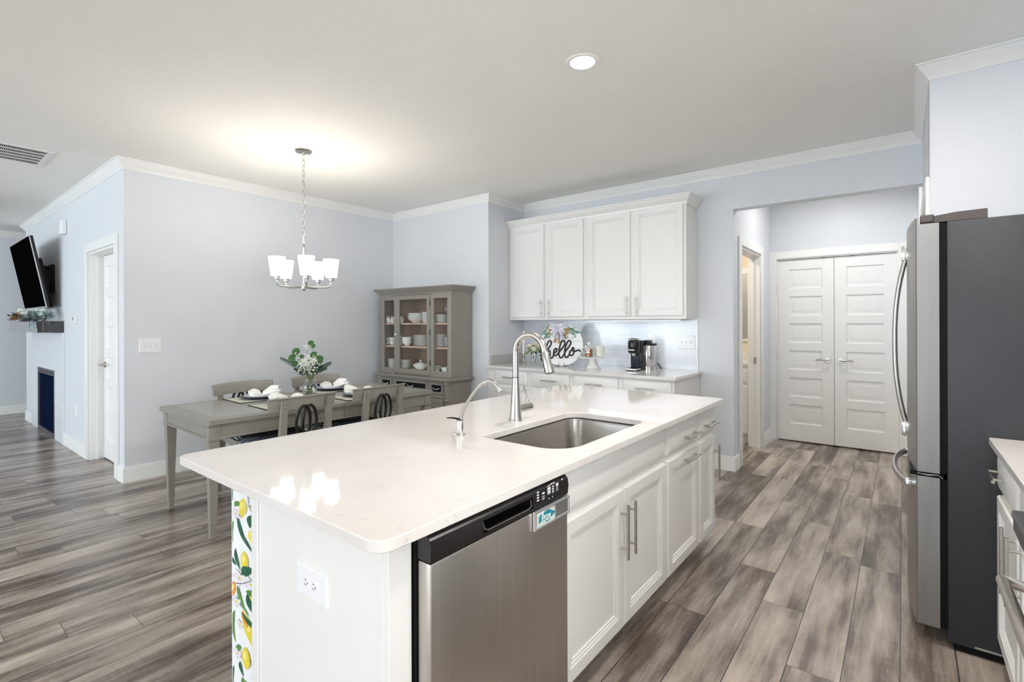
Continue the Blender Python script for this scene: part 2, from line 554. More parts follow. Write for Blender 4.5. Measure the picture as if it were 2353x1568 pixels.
crown('trim_8', (XL, YB), (XL, 4.0), (1, 0), -1, -1)

# ---- baseboards
BBP = [(0, 0), (.016, 0), (.016, .012), (.013, .02), (.013, .118), (.009, .128), (0, .128)]
def baseboard(name, p0, p1, nrm, e0=0, e1=0):
    p0, p1, n = Vector((*p0, 0)), Vector((*p1, 0)), Vector((*nrm, 0))
    d = (p1-p0).normalized()
    vs = []
    for p, s in ((p0, -e0), (p1, e1)):
        for o, z in BBP: vs.append(p+n*o+d*o*s+Vector((0, 0, z)))
    k = len(BBP)
    fs = [(i, (i+1) % k, k+(i+1) % k, k+i) for i in range(k)]+[tuple(range(k)), tuple(range(2*k-1, k-1, -1))]
    struct(name, MB().add(vs, fs), M_trim, smooth=30)
CW = .085
baseboard('baseboard_dining', (XW, YF), (XW, YC), (1, 0), 1, -1)
baseboard('baseboard_corner', (XW, YF), (DL1+CW, YF), (0, -1), 1, 0)
baseboard('baseboard_fireplace', (DL0-CW, YF), (-7.38, YF), (0, -1))
baseboard('baseboard_hearth', (-9.38, YF), (-9.75, YF), (0, -1), 0, 1)
baseboard('baseboard_living', (XL, YB), (XL, 4.0), (1, 0))
baseboard('baseboard_china', (XW, YC), (XN, YC), (0, -1), -1, 1)
baseboard('baseboard_column', (-1.50, YN), (XHL, YN), (0, -1), 0, 1)
baseboard('baseboard_column_end', (XHL, YN), (XHL, MD0-CW), (1, 0), 1, 0)
baseboard('baseboard_passage', (XHL, MD1+CW), (XHL, YH), (1, 0), 0, -1)
baseboard('baseboard_end', (XHL, YH), (DD0-CW, YH), (0, -1), -1, 0)
baseboard('baseboard_right', (XHR, RD1+CW), (XHR, YH), (-1, 0))

# ---- door casings
def casing(name, mk):
    struct(name, mk, M_trim)
m = MB()
for y0, y1 in ((YF-.018, YF), ):
    m.box(DL0-CW, y0, 0, DL0, y1, DLZ+CW, .004); m.box(DL1, y0, 0, DL1+CW, y1, DLZ+CW, .004); m.box(DL0, y0, DLZ, DL1, y1, DLZ+CW, .004)
m.box(DL0, YF, 0, DL0+.02, YF+T, DLZ); m.box(DL1-.02, YF, 0, DL1, YF+T, DLZ); m.box(DL0+.02, YF, DLZ-.02, DL1-.02, YF+T, DLZ)
m.box(DL0+.02, YF+.055, 0, DL0+.035, YF+.07, DLZ-.02); m.box(DL1-.035, YF+.055, 0, DL1-.02, YF+.07, DLZ-.02)
casing('trim_9', m)
m = MB()
for x0, x1 in ((XHL, XHL+.018),):
    m.box(x0, MD0-CW, 0, x1, MD0, MDZ+CW, .004); m.box(x0, MD1, 0, x1, MD1+CW, MDZ+CW, .004); m.box(x0, MD0, MDZ, x1, MD1, MDZ+CW, .004)
m.box(XHL-T, MD0, 0, XHL, MD0+.018, MDZ); m.box(XHL-T, MD1-.018, 0, XHL, MD1, MDZ); m.box(XHL-T, MD0+.018, MDZ-.018, XHL, MD1-.018, MDZ)
m.box(XHL-.075, MD1-.032, 0, XHL-.062, MD1-.018, MDZ-.018)
casing('trim_10', m)
m = MB()
m.box(DD0-CW, YH-.018, 0, DD0, YH, DDZ+CW, .004); m.box(DD1, YH-.018, 0, DD1+CW, YH, DDZ+CW, .004); m.box(DD0, YH-.018, DDZ, DD1, YH, DDZ+CW, .004)
m.box(DD0, YH, 0, DD0+.012, YH+T, DDZ); m.box(DD1-.012, YH, 0, DD1, YH+T, DDZ); m.box(DD0+.012, YH, DDZ-.012, DD1-.012, YH+T, DDZ)
casing('trim_11', m)
m = MB()
m.box(XHR-.018, RD0-CW, 0, XHR, RD0, RDZ+CW, .004); m.box(XHR-.018, RD1, 0, XHR, RD1+CW, RDZ+CW, .004); m.box(XHR-.018, RD0, RDZ, XHR, RD1, RDZ+CW, .004)
m.box(XHR, RD0, 0, XHR+T, RD0+.012, RDZ); m.box(XHR, RD1-.012, 0, XHR+T, RD1, RDZ); m.box(XHR, RD0+.012, RDZ-.012, XHR+T, RD1-.012, RDZ)
casing('trim_12', m)

# ---- six-panel doors (flat leaf with a column of recessed, raised panels)
def panel_door(name, o, U, N, w, h, t=.035, n=6, side=.105, label=None):
    """leaf with lower corner o, width along U, face along N"""
    o, U, N = Vector(o), Vector(U), Vector(N)
    V = Vector((0, 0, 1))
    m = MB()
    top, bot, gap = .105, .19, .088
    ph = (h-top-bot-gap*(n-1))/n
    ys = [bot+i*(ph+gap) for i in range(n)]
    # slab: stiles, rails as coplanar front pieces
    def slab(a0, b0, a1, b1):
        P = [o+U*a0+V*b0, o+U*a1+V*b0, o+U*a1+V*b1, o+U*a0+V*b1]
        m.add(P+[p-N*t for p in P], [(0,1,2,3),(7,6,5,4),(0,4,5,1),(1,5,6,2),(2,6,7,3),(3,7,4,0)])
    slab(0, 0, side, h); slab(w-side, 0, w, h)
    edges = [0]+[e for y in ys for e in (y, y+ph)]+[h]
    for a, b in zip(edges[::2], edges[1::2]): slab(side, a, w-side, b)
    for y in ys:
        m.rings(o+U*side+V*y-N*.03, U, V, N, w-2*side, ph,
                [(0, .03), (.012, .018), (.030, .018), (.052, .026), (.056, .026)], back=False)
    return struct(name, m, M_trim, smooth=25, label=label)
d1 = panel_door('door_1', (DL0+.022, YF+.112, .012), (1, 0, 0), (0, -1, 0), DL1-DL0-.044, DLZ-.036)
def lever(door, p, N, along, m=M_nickel):
    p, N, a = Vector(p), Vector(N), Vector(along)
    k = MB()
    k.cyl(p, p+N*.012, .031, .028, 20)
    k.cyl(p+N*.012, p+N*.05, .011, .010, 12)
    k.tube([p+N*.05-a*.008, p+N*.053+a*.03, p+N*.05+a*.075+Vector((0, 0, .004)), p+N*.047+a*.112-Vector((0, 0, .004))], [.011, .010, .009, .007], 10)
    k.build('door_handle', m, door)
lever(d1, (DL0+.022+.07, YF+.112, .94), (0, -1, 0), (1, 0, 0))
dw = (DD1-DD0-.024-.006)/2
d2 = panel_door('door_2', (DD0+.013, YH+.02, .014), (1, 0, 0), (0, -1, 0), dw, DDZ-.032, label='left leaf of the white double doors')
d3 = panel_door('door_3', (DD1-.013-dw, YH+.02, .014), (1, 0, 0), (0, -1, 0), dw, DDZ-.032, label='right leaf of the white double doors')
lever(d2, (DD0+.013+dw-.055, YH+.02, .93), (0, -1, 0), (-1, 0, 0))
lever(d3, (DD1-.013-dw+.055, YH+.02, .93), (0, -1, 0), (1, 0, 0))
for z in (.28, .98, 1.72):
    MB().cyl((DD0+.010, YH-.004, z-.045), (DD0+.010, YH-.004, z+.045), .006, n=8).build('hinge', M_trim, d2)
for x in (-.70, -.44):
    MB().box(x, YH+.005, DDZ-.016, x+.035, YH+.02, DDZ-.011).build('ball_catch', M_matblack, d2 if x < -.6 else d3)
d4 = panel_door('door_4', (XHR+.05, RD0+.016, .012), (0, 1, 0), (-1, 0, 0), RD1-RD0-.032, RDZ-.03, label='white door in the passage behind the refrigerator')
lever(d4, (XHR+.05, RD1-.09, .93), (-1, 0, 0), (0, -1, 0))
# pocket-door strike on the doorway jamb
tag(MB().box(XHL-.08, MD1-.0215, .90, XHL-.035, MD1-.018, .965, .001).build('door_strike', M_nickel), 'small nickel strike plate on the white doorway jamb in the passage', 'strike plate')
# tiled splash behind the coffee counter
tsp = MB().box(XN, YN-.008, .885, -1.52, YN, 1.392)
struct('wall_splash', tsp, M_tile, smooth=0)
struct('trim_13', MB().box(-1.52, YN-.012, .885, -1.512, YN, 1.392), M_trim)
# ================================================================ kitchen cabinets
UP = Vector((0, 0, 1))
DOOR_STEPS = [(0, .013), (.005, .019), (.050, .019), (.053, .0155), (.060, .0155), (.063, .012), (.070, .012), (.074, .007)]
DRAWER_STEPS = [(0, .012), (.004, .014), (.026, .020)]
def front(name, parent, o, U, N, w, h, steps=DOOR_STEPS, label=None):
    m = MB().rings(o, U, UP, N, w, h, steps)
    ob = m.build(name, M_cab, parent, smooth=20, label=label)
    return ob
def bar_pull(parent, c, N, D, L, m=None, r=.006, off=.032):
    """round bar pull centred at c on the face, bar along D"""
    c, N, D = Vector(c), Vector(N), Vector(D)
    k = MB()
    k.cyl(c+N*off-D*L/2, c+N*off+D*L/2, r, n=12)
    for s in (-1, 1):
        k.cyl(c+D*s*L*.32, c+D*s*L*.32+N*off, r*.8, n=10)
    return k.build('handle', m or M_nickel, parent)

# ---- island ------------------------------------------------------------
IX, IF = -.905, (1, 0, 0)           # face-frame plane, facing +X
ZC, ZT = .857, .885                 # underside / top of worktops
IY0, IY1 = .70, 3.085
IB = -1.555                         # back of the cabinet boxes
def cab_body(name_, parent, x0, y0, x1, y1, z0, z1, toe=None, m=None):
    """carcass; toe=(x0,y0,x1,y1) recessed plinth"""
    k = MB().box(x0, y0, z0, x1, y1, z1, .0015)
    if toe: k.box(*toe[:2], 0, *toe[2:], z0+.005)
    return k.build(name_, m or M_cab, parent, smooth=20)

# end panel with corner strip and the filler stile beside the dishwasher
t = thing('island_end_panel', 'white painted end panel closing the near end of the kitchen island', 'panel', (-1.2, .71, 0))
MB().box(IB, .700, .012, -.925, .718, ZC, .001).build('panel', M_cab, t)
MB().box(IB-.004, .694, .012, IB+.034, .700, ZC, .002).build('corner_strip', M_cab, t)
MB().box(-.925, .700, .012, IX, .766, ZC, .001).build('filler_stile', M_cab, t)

# lemon-print covered back wall of the island
t = thing('island_back_wall', 'back support wall of the island wrapped in lemon and leaf print fabric', 'panel', (-1.65, .73, 0))
M_fab = mat('white_print_fabric', rgb(236, 238, 240), .8, vary=.01)
M_lemon = mat('lemon_print', rgb(226, 205, 62), .8, vary=.12, nscale=14)
M_lemon2 = mat('lemon_light_print', rgb(240, 226, 130), .8, vary=.08, nscale=14)
M_orange = mat('orange_print', rgb(228, 150, 52), .8, vary=.12, nscale=14)
M_lg = mat('print_green', rgb(92, 140, 62), .8, vary=.25, nscale=14)
M_dg = mat('print_dark_green', rgb(32, 92, 62), .8, vary=.25, nscale=14)
M_twig = mat('print_twig', rgb(54, 66, 48), .8)
M_lilac = mat('print_flower_shade', rgb(226, 222, 228), .8, vary=.05)
MB().box(-1.745, .722, .005, IB-.006, 3.05, ZC-.002).build('support_wall', M_cab, t)
fab = MB()
# gently wavy cloth wrapped round the support: near end, back, far end
path = []
for i in range(9): path.append((IB-.006-(.19)*i/8, .718-.002*math.sin(i*1.9)))
for i in range(1, 60): path.append((-1.752-.004*math.sin(i*.9), .716+2.34*i/59))
lv = [0.004, .2, .45, .7, ZC-.001]
vs = [(x, y, z) for z in lv for x, y in path]
n = len(path)
fab.add(vs, [(j*n+i, j*n+i+1, (j+1)*n+i+1, (j+1)*n+i) for j in range(len(lv)-1) for i in range(n-1)])
PXS = .000655                       # print motif size scale
SXY = [.00096, .00045]
def motif_plane(o, U):
    """returns drawing functions on a plane with origin o (top), U to the right, down = -z"""
    o, U = Vector(o), Vector(U)
    N = U.cross(UP)
    lay = [0]
    def P(a, b):
        lay[0] += 0
        return o+U*max(.003, min(.1885, a*SXY[0]))-UP*(b*SXY[1])+N*(.0003+.000004*lay[0])
    def leaf(x0, y0, x1, y1, wd, mi):
        if o.z-max(y0, y1)*SXY[1] < .01 or o.z-min(y0, y1)*SXY[1] > .856: return
        lay[0] += 1
        A, B = Vector((x0, y0)), Vector((x1, y1)); d = B-A; s = Vector((-d.y, d.x)).normalized()
        L, R = [], []
        for i in range(9):
            tt = i/8; w = wd*math.sin(PI*tt**.85)*.5; c = A+d*tt+s*(.10*d.length*math.sin(PI*tt))
            L.append(c+s*w); R.append(c-s*w)
        pts = L+R[::-1]
        fab.m = mi
        vs = [P(q.x, q.y) for q in pts]; m = len(L)
        fab.add(vs, [(i, i+1, 2*m-2-i, 2*m-1-i) for i in range(m-1)])
    def lemon(x, y, rx, ry, a, mi, hl=True):
        if o.z-(y+ry)*SXY[1] < .02: return
        lay[0] += 1
        def ell(f, mm, dx=0, dy=0, tipk=.22):
            pts = []
            for i in range(20):
                an = 2*PI*i/20; r = 1+tipk*abs(math.sin(an))**12
                u, v = rx*f*math.cos(an), ry*f*r*math.sin(an)
                pts.append(P(x+dx+u*math.cos(a)-v*math.sin(a), y+dy+u*math.sin(a)+v*math.cos(a)))
            fab.m = mm
            fab.add(pts, [tuple(range(20))])
        ell(1, mi); lay[0] += 1
        if hl: ell(.45, 2, -rx*.25, -ry*.2, 0)
    def slice_(x, y, r):
        lemon(x, y, r, r*1.15, .2, 1, False); lay[0] += 1
        lemon(x, y, r*.82, r*.95, .2, 2, False)
        for k in range(8):
            a = k*PI/4; leaf(x, y, x+r*.75*math.cos(a), y+r*.85*math.sin(a), r*.28, 1)
    def twig(pts, wd=4):
        for (a, b), (c, d) in zip(pts, pts[1:]):
            if o.z-max(b, d)*SXY[1] < .01: continue
            lay[0] += 1
            A, B = Vector((a, b)), Vector((c, d)); s = Vector((-(B-A).y, (B-A).x)).normalized()*wd/2
            fab.m = 6
            fab.add([P(q.x, q.y) for q in (A-s, B-s*.6, B+s*.6, A+s)], [(0, 1, 2, 3)])
    def flower(x, y, r):
        for k in range(5):
            a = k*1.257+.4; leaf(x, y, x+r*math.cos(a), y+r*math.sin(a), r*.55, 7)
        lemon(x, y, r*.16, r*.16, 0, 1, False)
    return leaf, lemon, slice_, twig, flower
def print_column(o, U, s, flip=False):
    L, E, SL, TW, FL = motif_plane(o, U)
    k = (lambda v: v*s)
    fx = (lambda x: (195-x)*s) if flip else (lambda x: x*s)
    def leaf(a, b, c, d, w, mi): L(fx(a), k(b), fx(c), k(d), k(w), mi)
    leaf(14, 0, 8, 215, 40, 5); leaf(75, 30, 150, 100, 70, 4); leaf(130, 95, 192, 120, 40, 5)
    E(fx(85), k(225), k(28), k(62), .12, 1); leaf(62, 200, 20, 245, 34, 4)
    TW([(fx(a), k(b)) for a, b in ((122, 120), (126, 190), (150, 230), (190, 270))], k(5)); TW([(fx(132), k(185)), (fx(165), k(195))], k(5))
    leaf(150, 245, 135, 345, 40, 5); SL(fx(160), k(395), k(38))
    leaf(40, 305, 165, 515, 34, 5); leaf(14, 350, 8, 520, 30, 4); FL(fx(30), k(290), k(46))
    E(fx(95), k(600), k(27), k(62), .05, 1); E(fx(176), k(655), k(22), k(45), -.1, 3)
    leaf(28, 545, 68, 690, 24, 5); leaf(148, 620, 75, 730, 56, 5); leaf(0, 625, 32, 670, 30, 5)
    FL(fx(58), k(745), k(62)); FL(fx(140), k(735), k(52)); TW([(fx(a), k(b)) for a, b in ((30, 800), (90, 760), (150, 700))], k(5))
    leaf(105, 805, 196, 790, 60, 4); E(fx(165), k(850), k(50), k(34), .2, 1); leaf(115, 815, 185, 940, 52, 5)
    leaf(40, 805, 130, 975, 32, 4); E(fx(12), k(850), k(16), k(50), .1, 3); FL(fx(34), k(930), k(48))
    TW([(fx(150), k(975)), (fx(200), k(952))], k(4)); E(fx(122), k(1060), k(36), k(92), -.35, 1); E(fx(98), k(1010), k(20), k(45), -.35, 3, False)
    leaf(70, 975, 196, 1025, 36, 5); leaf(22, 1000, 30, 1235, 34, 4); FL(fx(60), k(1075), k(36))
    E(fx(105), k(1280), k(30), k(66), 0, 1); leaf(65, 1230, 40, 1280, 30, 4); FL(fx(40), k(1300), k(46))
    TW([(fx(a), k(b)) for a, b in ((130, 1265), (150, 1300), (196, 1330))], k(5)); leaf(60, 1340, 90, 1430, 26, 5); FL(fx(170), k(1380), k(40))
sc_ = .186/205
for z in (.850, .215): print_column((-1.748, .7165, z), (1, 0, 0), 1.0)
for j in range(12):
    for z in (.850, .215): print_column((-1.7565, .72+.19*(j+1), z), (0, -1, 0), 1.0, flip=j % 2 == 1)
fab.m = 0
fab.build('lemon_fabric', [M_fab, M_lemon, M_lemon2, M_orange, M_lg, M_dg, M_twig, M_lilac], t, fix=False, smooth=0, label='white fabric printed with lemons, oranges, blossom and green leaves')

# dishwasher
t = thing('dishwasher', 'stainless dishwasher with black control panel at the near end of the island', 'dishwasher', (-1.2, 1.07, 0))
DY0, DY1, DX = .774, 1.366, -.850
MB().box(-1.50, DY0-.004, .10, -.896, DY1+.004, ZC-.004).build('tub_body', M_matblack, t)
MB().box(-.97, DY0, .0, -.945, DY1, .10).build('toe_plate', M_matblack, t)
MB().box(-.895, DY0, .112, DX, DY1, .787, .006, 2).build('door', M_steel, t)
k = MB()
pz0, pz1, g0, g1 = .790, .8545, .955, 1.172
prof = [(-.896, pz0), (DX, pz0), (DX+.003, pz0+.03), (DX, pz1-.014), (DX-.012, pz1-.003), (-.896, pz1)]
k.prism(prof, 'y', DY0, g0); k.prism(prof, 'y', g1, DY1)
k.prism([(-.896, pz0), (DX, pz0), (DX+.001, pz0+.008), (-.885, pz0+.012), (-.896, pz0+.012)], 'y', g0, g1)
k.prism([(-.896, pz1-.030), (-.885, pz1-.030), (DX+.002, pz1-.022), (DX, pz1-.014), (DX-.012, pz1-.003), (-.896, pz1)], 'y', g0, g1)
M_panel = mat('black_gloss_panel', (.011, .0095, .009), .32, vary=.05)
cp = k.build('control_panel', M_panel, t, smooth=25)
k = MB()                            # grip recess lip
k.tube([(DX-.004, g0+.004, pz1-.030), (DX+.0005, g0+.006, pz0+.018), (DX+.001, g0+.02, pz0+.012), (DX+.001, g1-.02, pz0+.012), (DX+.0005, g1-.006, pz0+.018), (DX-.004, g1-.004, pz1-.030)], .0022, 8)
k.build('grip_rim', mat('grip_rim_grey', (.10, .09, .085), .2), cp)
k = MB()                            # printed legends: small white marks
def mark(y, z, w, h):
    z -= .006
    k.box(DX+.0022, y-w/2, z-h/2, DX+.0032, y+w/2, z+h/2)
for z in (.846, .838, .830, .822): mark(1.196, z, .010, .004)
mark(1.224, .836, .012, .005); mark(1.224, .827, .014, .0016); mark(1.224, .822, .014, .0016); mark(1.224, .818, .012, .0012)
for a, b, c, d in ((1.248, .850, .006, .003), (1.257, .851, .005, .004), (1.268, .853, .007, .004), (1.280, .853, .008, .004)): mark(a, b, c, d)
mark(1.254, .842, .016, .008); mark(1.254, .826, .016, .0014); mark(1.2465, .832, .0014, .014); mark(1.2615, .832, .0014, .014); mark(1.254, .832, .009, .008)
for z in (.843, .836, .829): mark(1.276, z, .009, .004)
mark(1.276, .824, .012, .0012)
mark(1.299, .843, .013, .009); mark(1.299, .834, .013, .0014); mark(1.299, .829, .012, .0014); mark(1.299, .825, .013, .0012)
mark(1.327, .852, .007, .004); mark(1.254, .812, .004, .003); mark(1.274, .812, .004, .003)
k.build('button_legends', M_plate, cp)
MB().lathe([(.0075, 0), (.0075, .0012), (.006, .0014)], n=20).xform(Matrix.Translation((DX+.0018, .826, .818)) @ Matrix.Rotation(PI/2, 4, 'Y')).build('round_emblem', mat('dark_emblem', (.03, .028, .026), .3, .6), cp)

# clean / dirty magnet on the dishwasher
t = thing('dishwasher_sign', 'small silver framed magnet reading Clean on the dishwasher door', 'magnet', (DX+.006, 1.266, .762))
x0 = DX+.002
k = MB()
k.rings((x0, 1.172, .733), (0, 1, 0), UP, (1, 0, 0), .188, .056, [(0, .007), (.0015, .009), (.006, .009), (.008, .006)])
k.box(x0+.005, 1.276, .738, x0+.009, 1.280, .784)
k.build('frame', mat('silver_frame', (.75, .76, .78), .25, .8), t)
MB().box(x0+.0062, 1.181, .7415, x0+.0068, 1.2755, .7805).build('sign_face', mat('pale_mint_print', rgb(206, 214, 208), .6, vary=.05), t)
k = MB(); pts = []
for i in range(24):
    a = 2*PI*i/24; pts.append((1.228+.044*math.cos(a)*(1+.10*math.cos(5*a)), .7615+.0165*math.sin(a)*(1+.12*math.cos(5*a))))
k.prism(pts, 'x', x0+.0068, x0+.0072)
k.build('teal_patch', mat('teal_print', rgb(28, 132, 152), .5, vary=.2, nscale=40), t)
MB().box(x0+.0062, 1.281, .7415, x0+.0070, 1.3515, .7805).build('blank_slide', mat('silver_slide', (.45, .45, .45), .35, .9), t)
def stroke_text(mb, strokes, o, U, V, N, s, r, off, flat=(.5, 1)):
    o, U, V, N = Vector(o), Vector(U), Vector(V), Vector(N)
    for st in strokes:
        # Catmull-Rom smoothing
        P = [Vector(p) for p in st]; q = []
        for i in range(len(P)-1):
            a, b, c, d = P[max(i-1, 0)], P[i], P[i+1], P[min(i+2, len(P)-1)]
            for j in range(5):
                x = j/5
                q.append(.5*((2*b)+(c-a)*x+(2*a-5*b+4*c-d)*x*x+(3*b-a-3*c+d)*x**3))
        q.append(P[-1])
        mb.tube([o+U*(p.x*s)+V*(p.y*s)+N*off for p in q], r, 8)
CLEAN = [[(.16, .30), (.10, .38), (.02, .30), (-.02, .12), (.02, -.02), (.10, -.04), (.17, .03)],
         [(.20, .02), (.28, .22), (.30, .40), (.26, .40), (.22, .20), (.22, .0), (.27, -.04), (.33, .04)],
         [(.34, .08), (.41, .13), (.41, .20), (.36, .19), (.34, .06), (.38, -.03), (.46, .02)],
         [(.58, .17), (.52, .20), (.48, .10), (.51, -.02), (.57, .04), (.60, .19), (.58, .02), (.63, -.03)],
         [(.66, .19), (.67, .0), (.68, -.03), (.70, .10), (.75, .19), (.77, .12), (.77, .0), (.80, -.04), (.85, .03)]]
k = MB(); stroke_text(k, CLEAN, (x0+.0072, 1.190, .7505), (0, 1, 0), UP, (1, 0, 0), .078, .0010, .0004)
k.build('lettering', M_white, t)

# sink base cabinet: false front and two doors
def island_cabinet(name, label, y0, y1, hollow=False):
    t = thing(name, label, 'cabinet', (-1.2, (y0+y1)/2, 0))
    if hollow:                        # open carcass round the sink bowl
        k = MB(); x0 = IB+.008; z1 = ZC-.001
        k.box(x0, y0, .105, x0+.018, y1, z1); k.box(x0+.018, y0, .105, IX, y0+.018, z1); k.box(x0+.018, y1-.018, .105, IX, y1, z1)
        k.box(x0+.018, y0+.018, .105, IX, y1-.018, .123); k.box(IX-.018, y0+.018, .123, IX, y1-.018, z1)
        k.box(IB+.02, y0, 0, -.975, y1, .104)
        k.build('body', M_cab, t, smooth=0)
        return t
    cab_body('body', t, IB+.008, y0, IX, y1, .105, ZC-.001, toe=(IB+.02, y0, -.975, y1))
    return t
t = island_cabinet('sink_cabinet', 'white sink base cabinet with a false drawer front and two panelled doors', 1.374, 2.312, True)
front('false_front', t, (IX, 1.388, .700), (0, 1, 0), IF, .912, .142, DRAWER_STEPS)
a = front('door', t, (IX, 1.388, .116), (0, 1, 0), IF, .464, .556)
bar_pull(a, (IX+.019, 1.82, .512), IF, UP, .215)
b = front('door', t, (IX, 1.858, .116), (0, 1, 0), IF, .442, .556)
bar_pull(b, (IX+.019, 1.888, .512), IF, UP, .215)
t = island_cabinet('pull_out_cabinet', 'white cabinet with a drawer over a pull-out door with horizontal bar handle', 2.313, 2.792)
a = front('drawer', t, (IX, 2.330, .700), (0, 1, 0), IF, .448, .142, DRAWER_STEPS)
bar_pull(a, (IX+.020, 2.620, .752), IF, (0, 1, 0), .215)
b = front('door', t, (IX, 2.330, .116), (0, 1, 0), IF, .448, .556)
bar_pull(b, (IX+.019, 2.620, .635), IF, (0, 1, 0), .215)
t = island_cabinet('narrow_cabinet', 'narrow white cabinet with one drawer and one door at the far end of the island', 2.793, IY1)
a = front('drawer', t, (IX, 2.810, .700), (0, 1, 0), IF, .268, .142, DRAWER_STEPS)
bar_pull(a, (IX+.020, 2.944, .757), IF, (0, 1, 0), .215)
b = front('door', t, (IX, 2.810, .116), (0, 1, 0), IF, .268, .556)
bar_pull(b, (IX+.019, 3.052, .512), IF, UP, .215)

# island worktop with a rounded sink cut-out
CX0, CX1, CY0, CY1 = -1.975, -.848, .630, 3.118
def rounded_rect(x0, y0, x1, y1, rs, n=8):
    """counter-clockwise, rs radii for (x0,y0),(x1,y0),(x1,y1),(x0,y1)"""
    out = []
    for (cx, cy, a0), r in zip(((x0, y0, PI), (x1, y0, 1.5*PI), (x1, y1, 0), (x0, y1, .5*PI)), rs):
        sx = 1 if cx == x0 else -1; sy = 1 if cy == y0 else -1
        for i in range(n+1):
            a = a0+PI/2*i/n
            out.append((cx+sx*r+r*math.cos(a), cy+sy*r+r*math.sin(a)))
    return out
SX0, SX1, SY0, SY1 = -1.338, -.938, 1.485, 2.195
SR = (.035, .11, .11, .035)
SR = (.045, .12, .07, .07)
def worktop(name, label, outer, hole, z0, z1, cat='worktop', b=.0025):
    bm = bmesh.new()
    def loop(pts): return [bm.verts.new((x, y, z1)) for x, y in pts]
    o = loop(outer); eds = [bm.edges.new((o[i], o[(i+1) % len(o)])) for i in range(len(o))]
    if hole:
        h = loop(hole); eds += [bm.edges.new((h[i], h[(i+1) % len(h)])) for i in range(len(h))]
    bmesh.ops.triangle_fill(bm, use_beauty=True, use_dissolve=False, edges=eds)
    if hole:
        hx = [p[0] for p in hole]; hy = [p[1] for p in hole]
        c0x, c0y = (min(hx)+max(hx))/2, (min(hy)+max(hy))/2
        def inside(q):
            n_ = len(hole); r_ = False
            for i in range(n_):
                (ax, ay), (bx_, by_) = hole[i], hole[i-1]
                if (ay > q.y) != (by_ > q.y) and q.x < (bx_-ax)*(q.y-ay)/(by_-ay)+ax: r_ = not r_
            return r_
        bmesh.ops.delete(bm, geom=[f for f in bm.faces if inside(f.calc_center_median())], context='FACES_ONLY')
    fs = bm.faces[:]
    r = bmesh.ops.extrude_face_region(bm, geom=fs)
    vs = [g for g in r['geom'] if isinstance(g, bmesh.types.BMVert)]
    bmesh.ops.translate(bm, vec=(0, 0, z0-z1), verts=vs)
    bmesh.ops.recalc_face_normals(bm, faces=bm.faces[:])
    sharp = [e for e in bm.edges if len(e.link_faces) == 2 and e.calc_face_angle(0) > .9 and abs(e.verts[0].co.z-e.verts[1].co.z) < 1e-5]
    bmesh.ops.bevel(bm, geom=sharp, offset=b, segments=1, affect='EDGES', profile=.5)
    m = MB().take(bm)
    xs = [p[0] for p in outer]; ys = [p[1] for p in outer]
    ob = m.build(name, M_quartz, origin=((min(xs)+max(xs))/2, (min(ys)+max(ys))/2, z0), smooth=0)
    return tag(ob, label, cat)
worktop('island_worktop', 'large white quartz worktop of the kitchen island with a sink cut-out', rounded_rect(CX0, CY0, CX1, CY1, (.035, .045, .008, .02), 14),
        rounded_rect(SX0, SY0, SX1, SY1, SR, 16)[::-1], ZC, ZT)
# undermount steel sink
M_sink = mat('sink_steel', (.42, .395, .37), .27, 1, vary=.06, nscale=50, stretch=(.03, 1, 1))
k = MB()
ins = [(-.012, ZC-.003), (.004, ZC-.003), (.008, ZC-.012), (.010, ZC-.165), (.022, ZC-.185), (.045, ZC-.193)]
vs = []; n = 0
for d, z in ins:
    r = rounded_rect(SX0+d, SY0+d, SX1-d, SY1-d, [max(.02, q-d) for q in SR]); n = len(r)
    vs += [(x, y, z) for x, y in r]
fs = [(j*n+i, j*n+(i+1) % n, (j+1)*n+(i+1) % n, (j+1)*n+i) for j in range(len(ins)-1) for i in range(n)]
fs.append(tuple((len(ins)-1)*n+i for i in range(n)))
k.add(vs, fs)
t = thing('kitchen_sink', 'stainless steel undermount sink bowl set in the island worktop', 'sink', (-1.138, 1.84, ZC-.193))
k.build('bowl', M_sink, t, fix=False)
MB().lathe([(.045, 0), (.045, .003), (.036, .003), (.03, -.004), (0, -.004)], (-1.14, 1.84, ZC-.1925), 24).build('drain', M_chrome, t)

# main faucet
FX, FY = -1.420, 1.828
t = thing('kitchen_faucet', 'tall brushed nickel pull-down faucet beside the island sink', 'faucet', (FX, FY, ZT))
k = MB().lathe([(.0305, 0), (.0305, .003), (.0285, .006), (.0275, .02), (.0215, .10), (.0165, .165), (.0145, .203)], (FX, FY, ZT), 28)
k.build('base', M_nickel, t)
arc = [(FX, 1.088), (FX, 1.13)]
cxa, cza, ra = -1.338, 1.205, .082
for i in range(15):
    a = PI-(PI-.10)*i/14
    arc.append((cxa+ra*math.cos(a), cza+ra*math.sin(a)))
arc[1] = (FX, 1.15)
MB().tube([(x, FY, z) for x, z in arc], .0148, 18).build('spout', M_nickel, t)
e0 = Vector((arc[-1][0], FY, arc[-1][1])); e1 = Vector((-1.2285, FY, 1.118))
dv = (e1-e0).normalized()
k = MB().tube([e0, e0+dv*.004, e0+dv*.006, e0+dv*.06, e1-dv*.004, e1], [.0152, .0152, .0162, .020, .0235, .0225], 24)
sp = k.build('spray_head', M_nickel, t)
MB().tube([e1-dv*.001, e1+dv*.002], [.019, .017], 20).build('spray_face', M_matblack, sp)
MB().box(-1.262, FY-.006, 1.142, -1.2555, FY+.006, 1.172, .002).build('spray_button', M_matblack, sp)
MB().cyl((FX, FY, 1.0855), (FX, FY, 1.0885), .0150, n=24).build('joint_ring', M_matblack, t)
h0 = Vector((FX, FY+.012, .936))
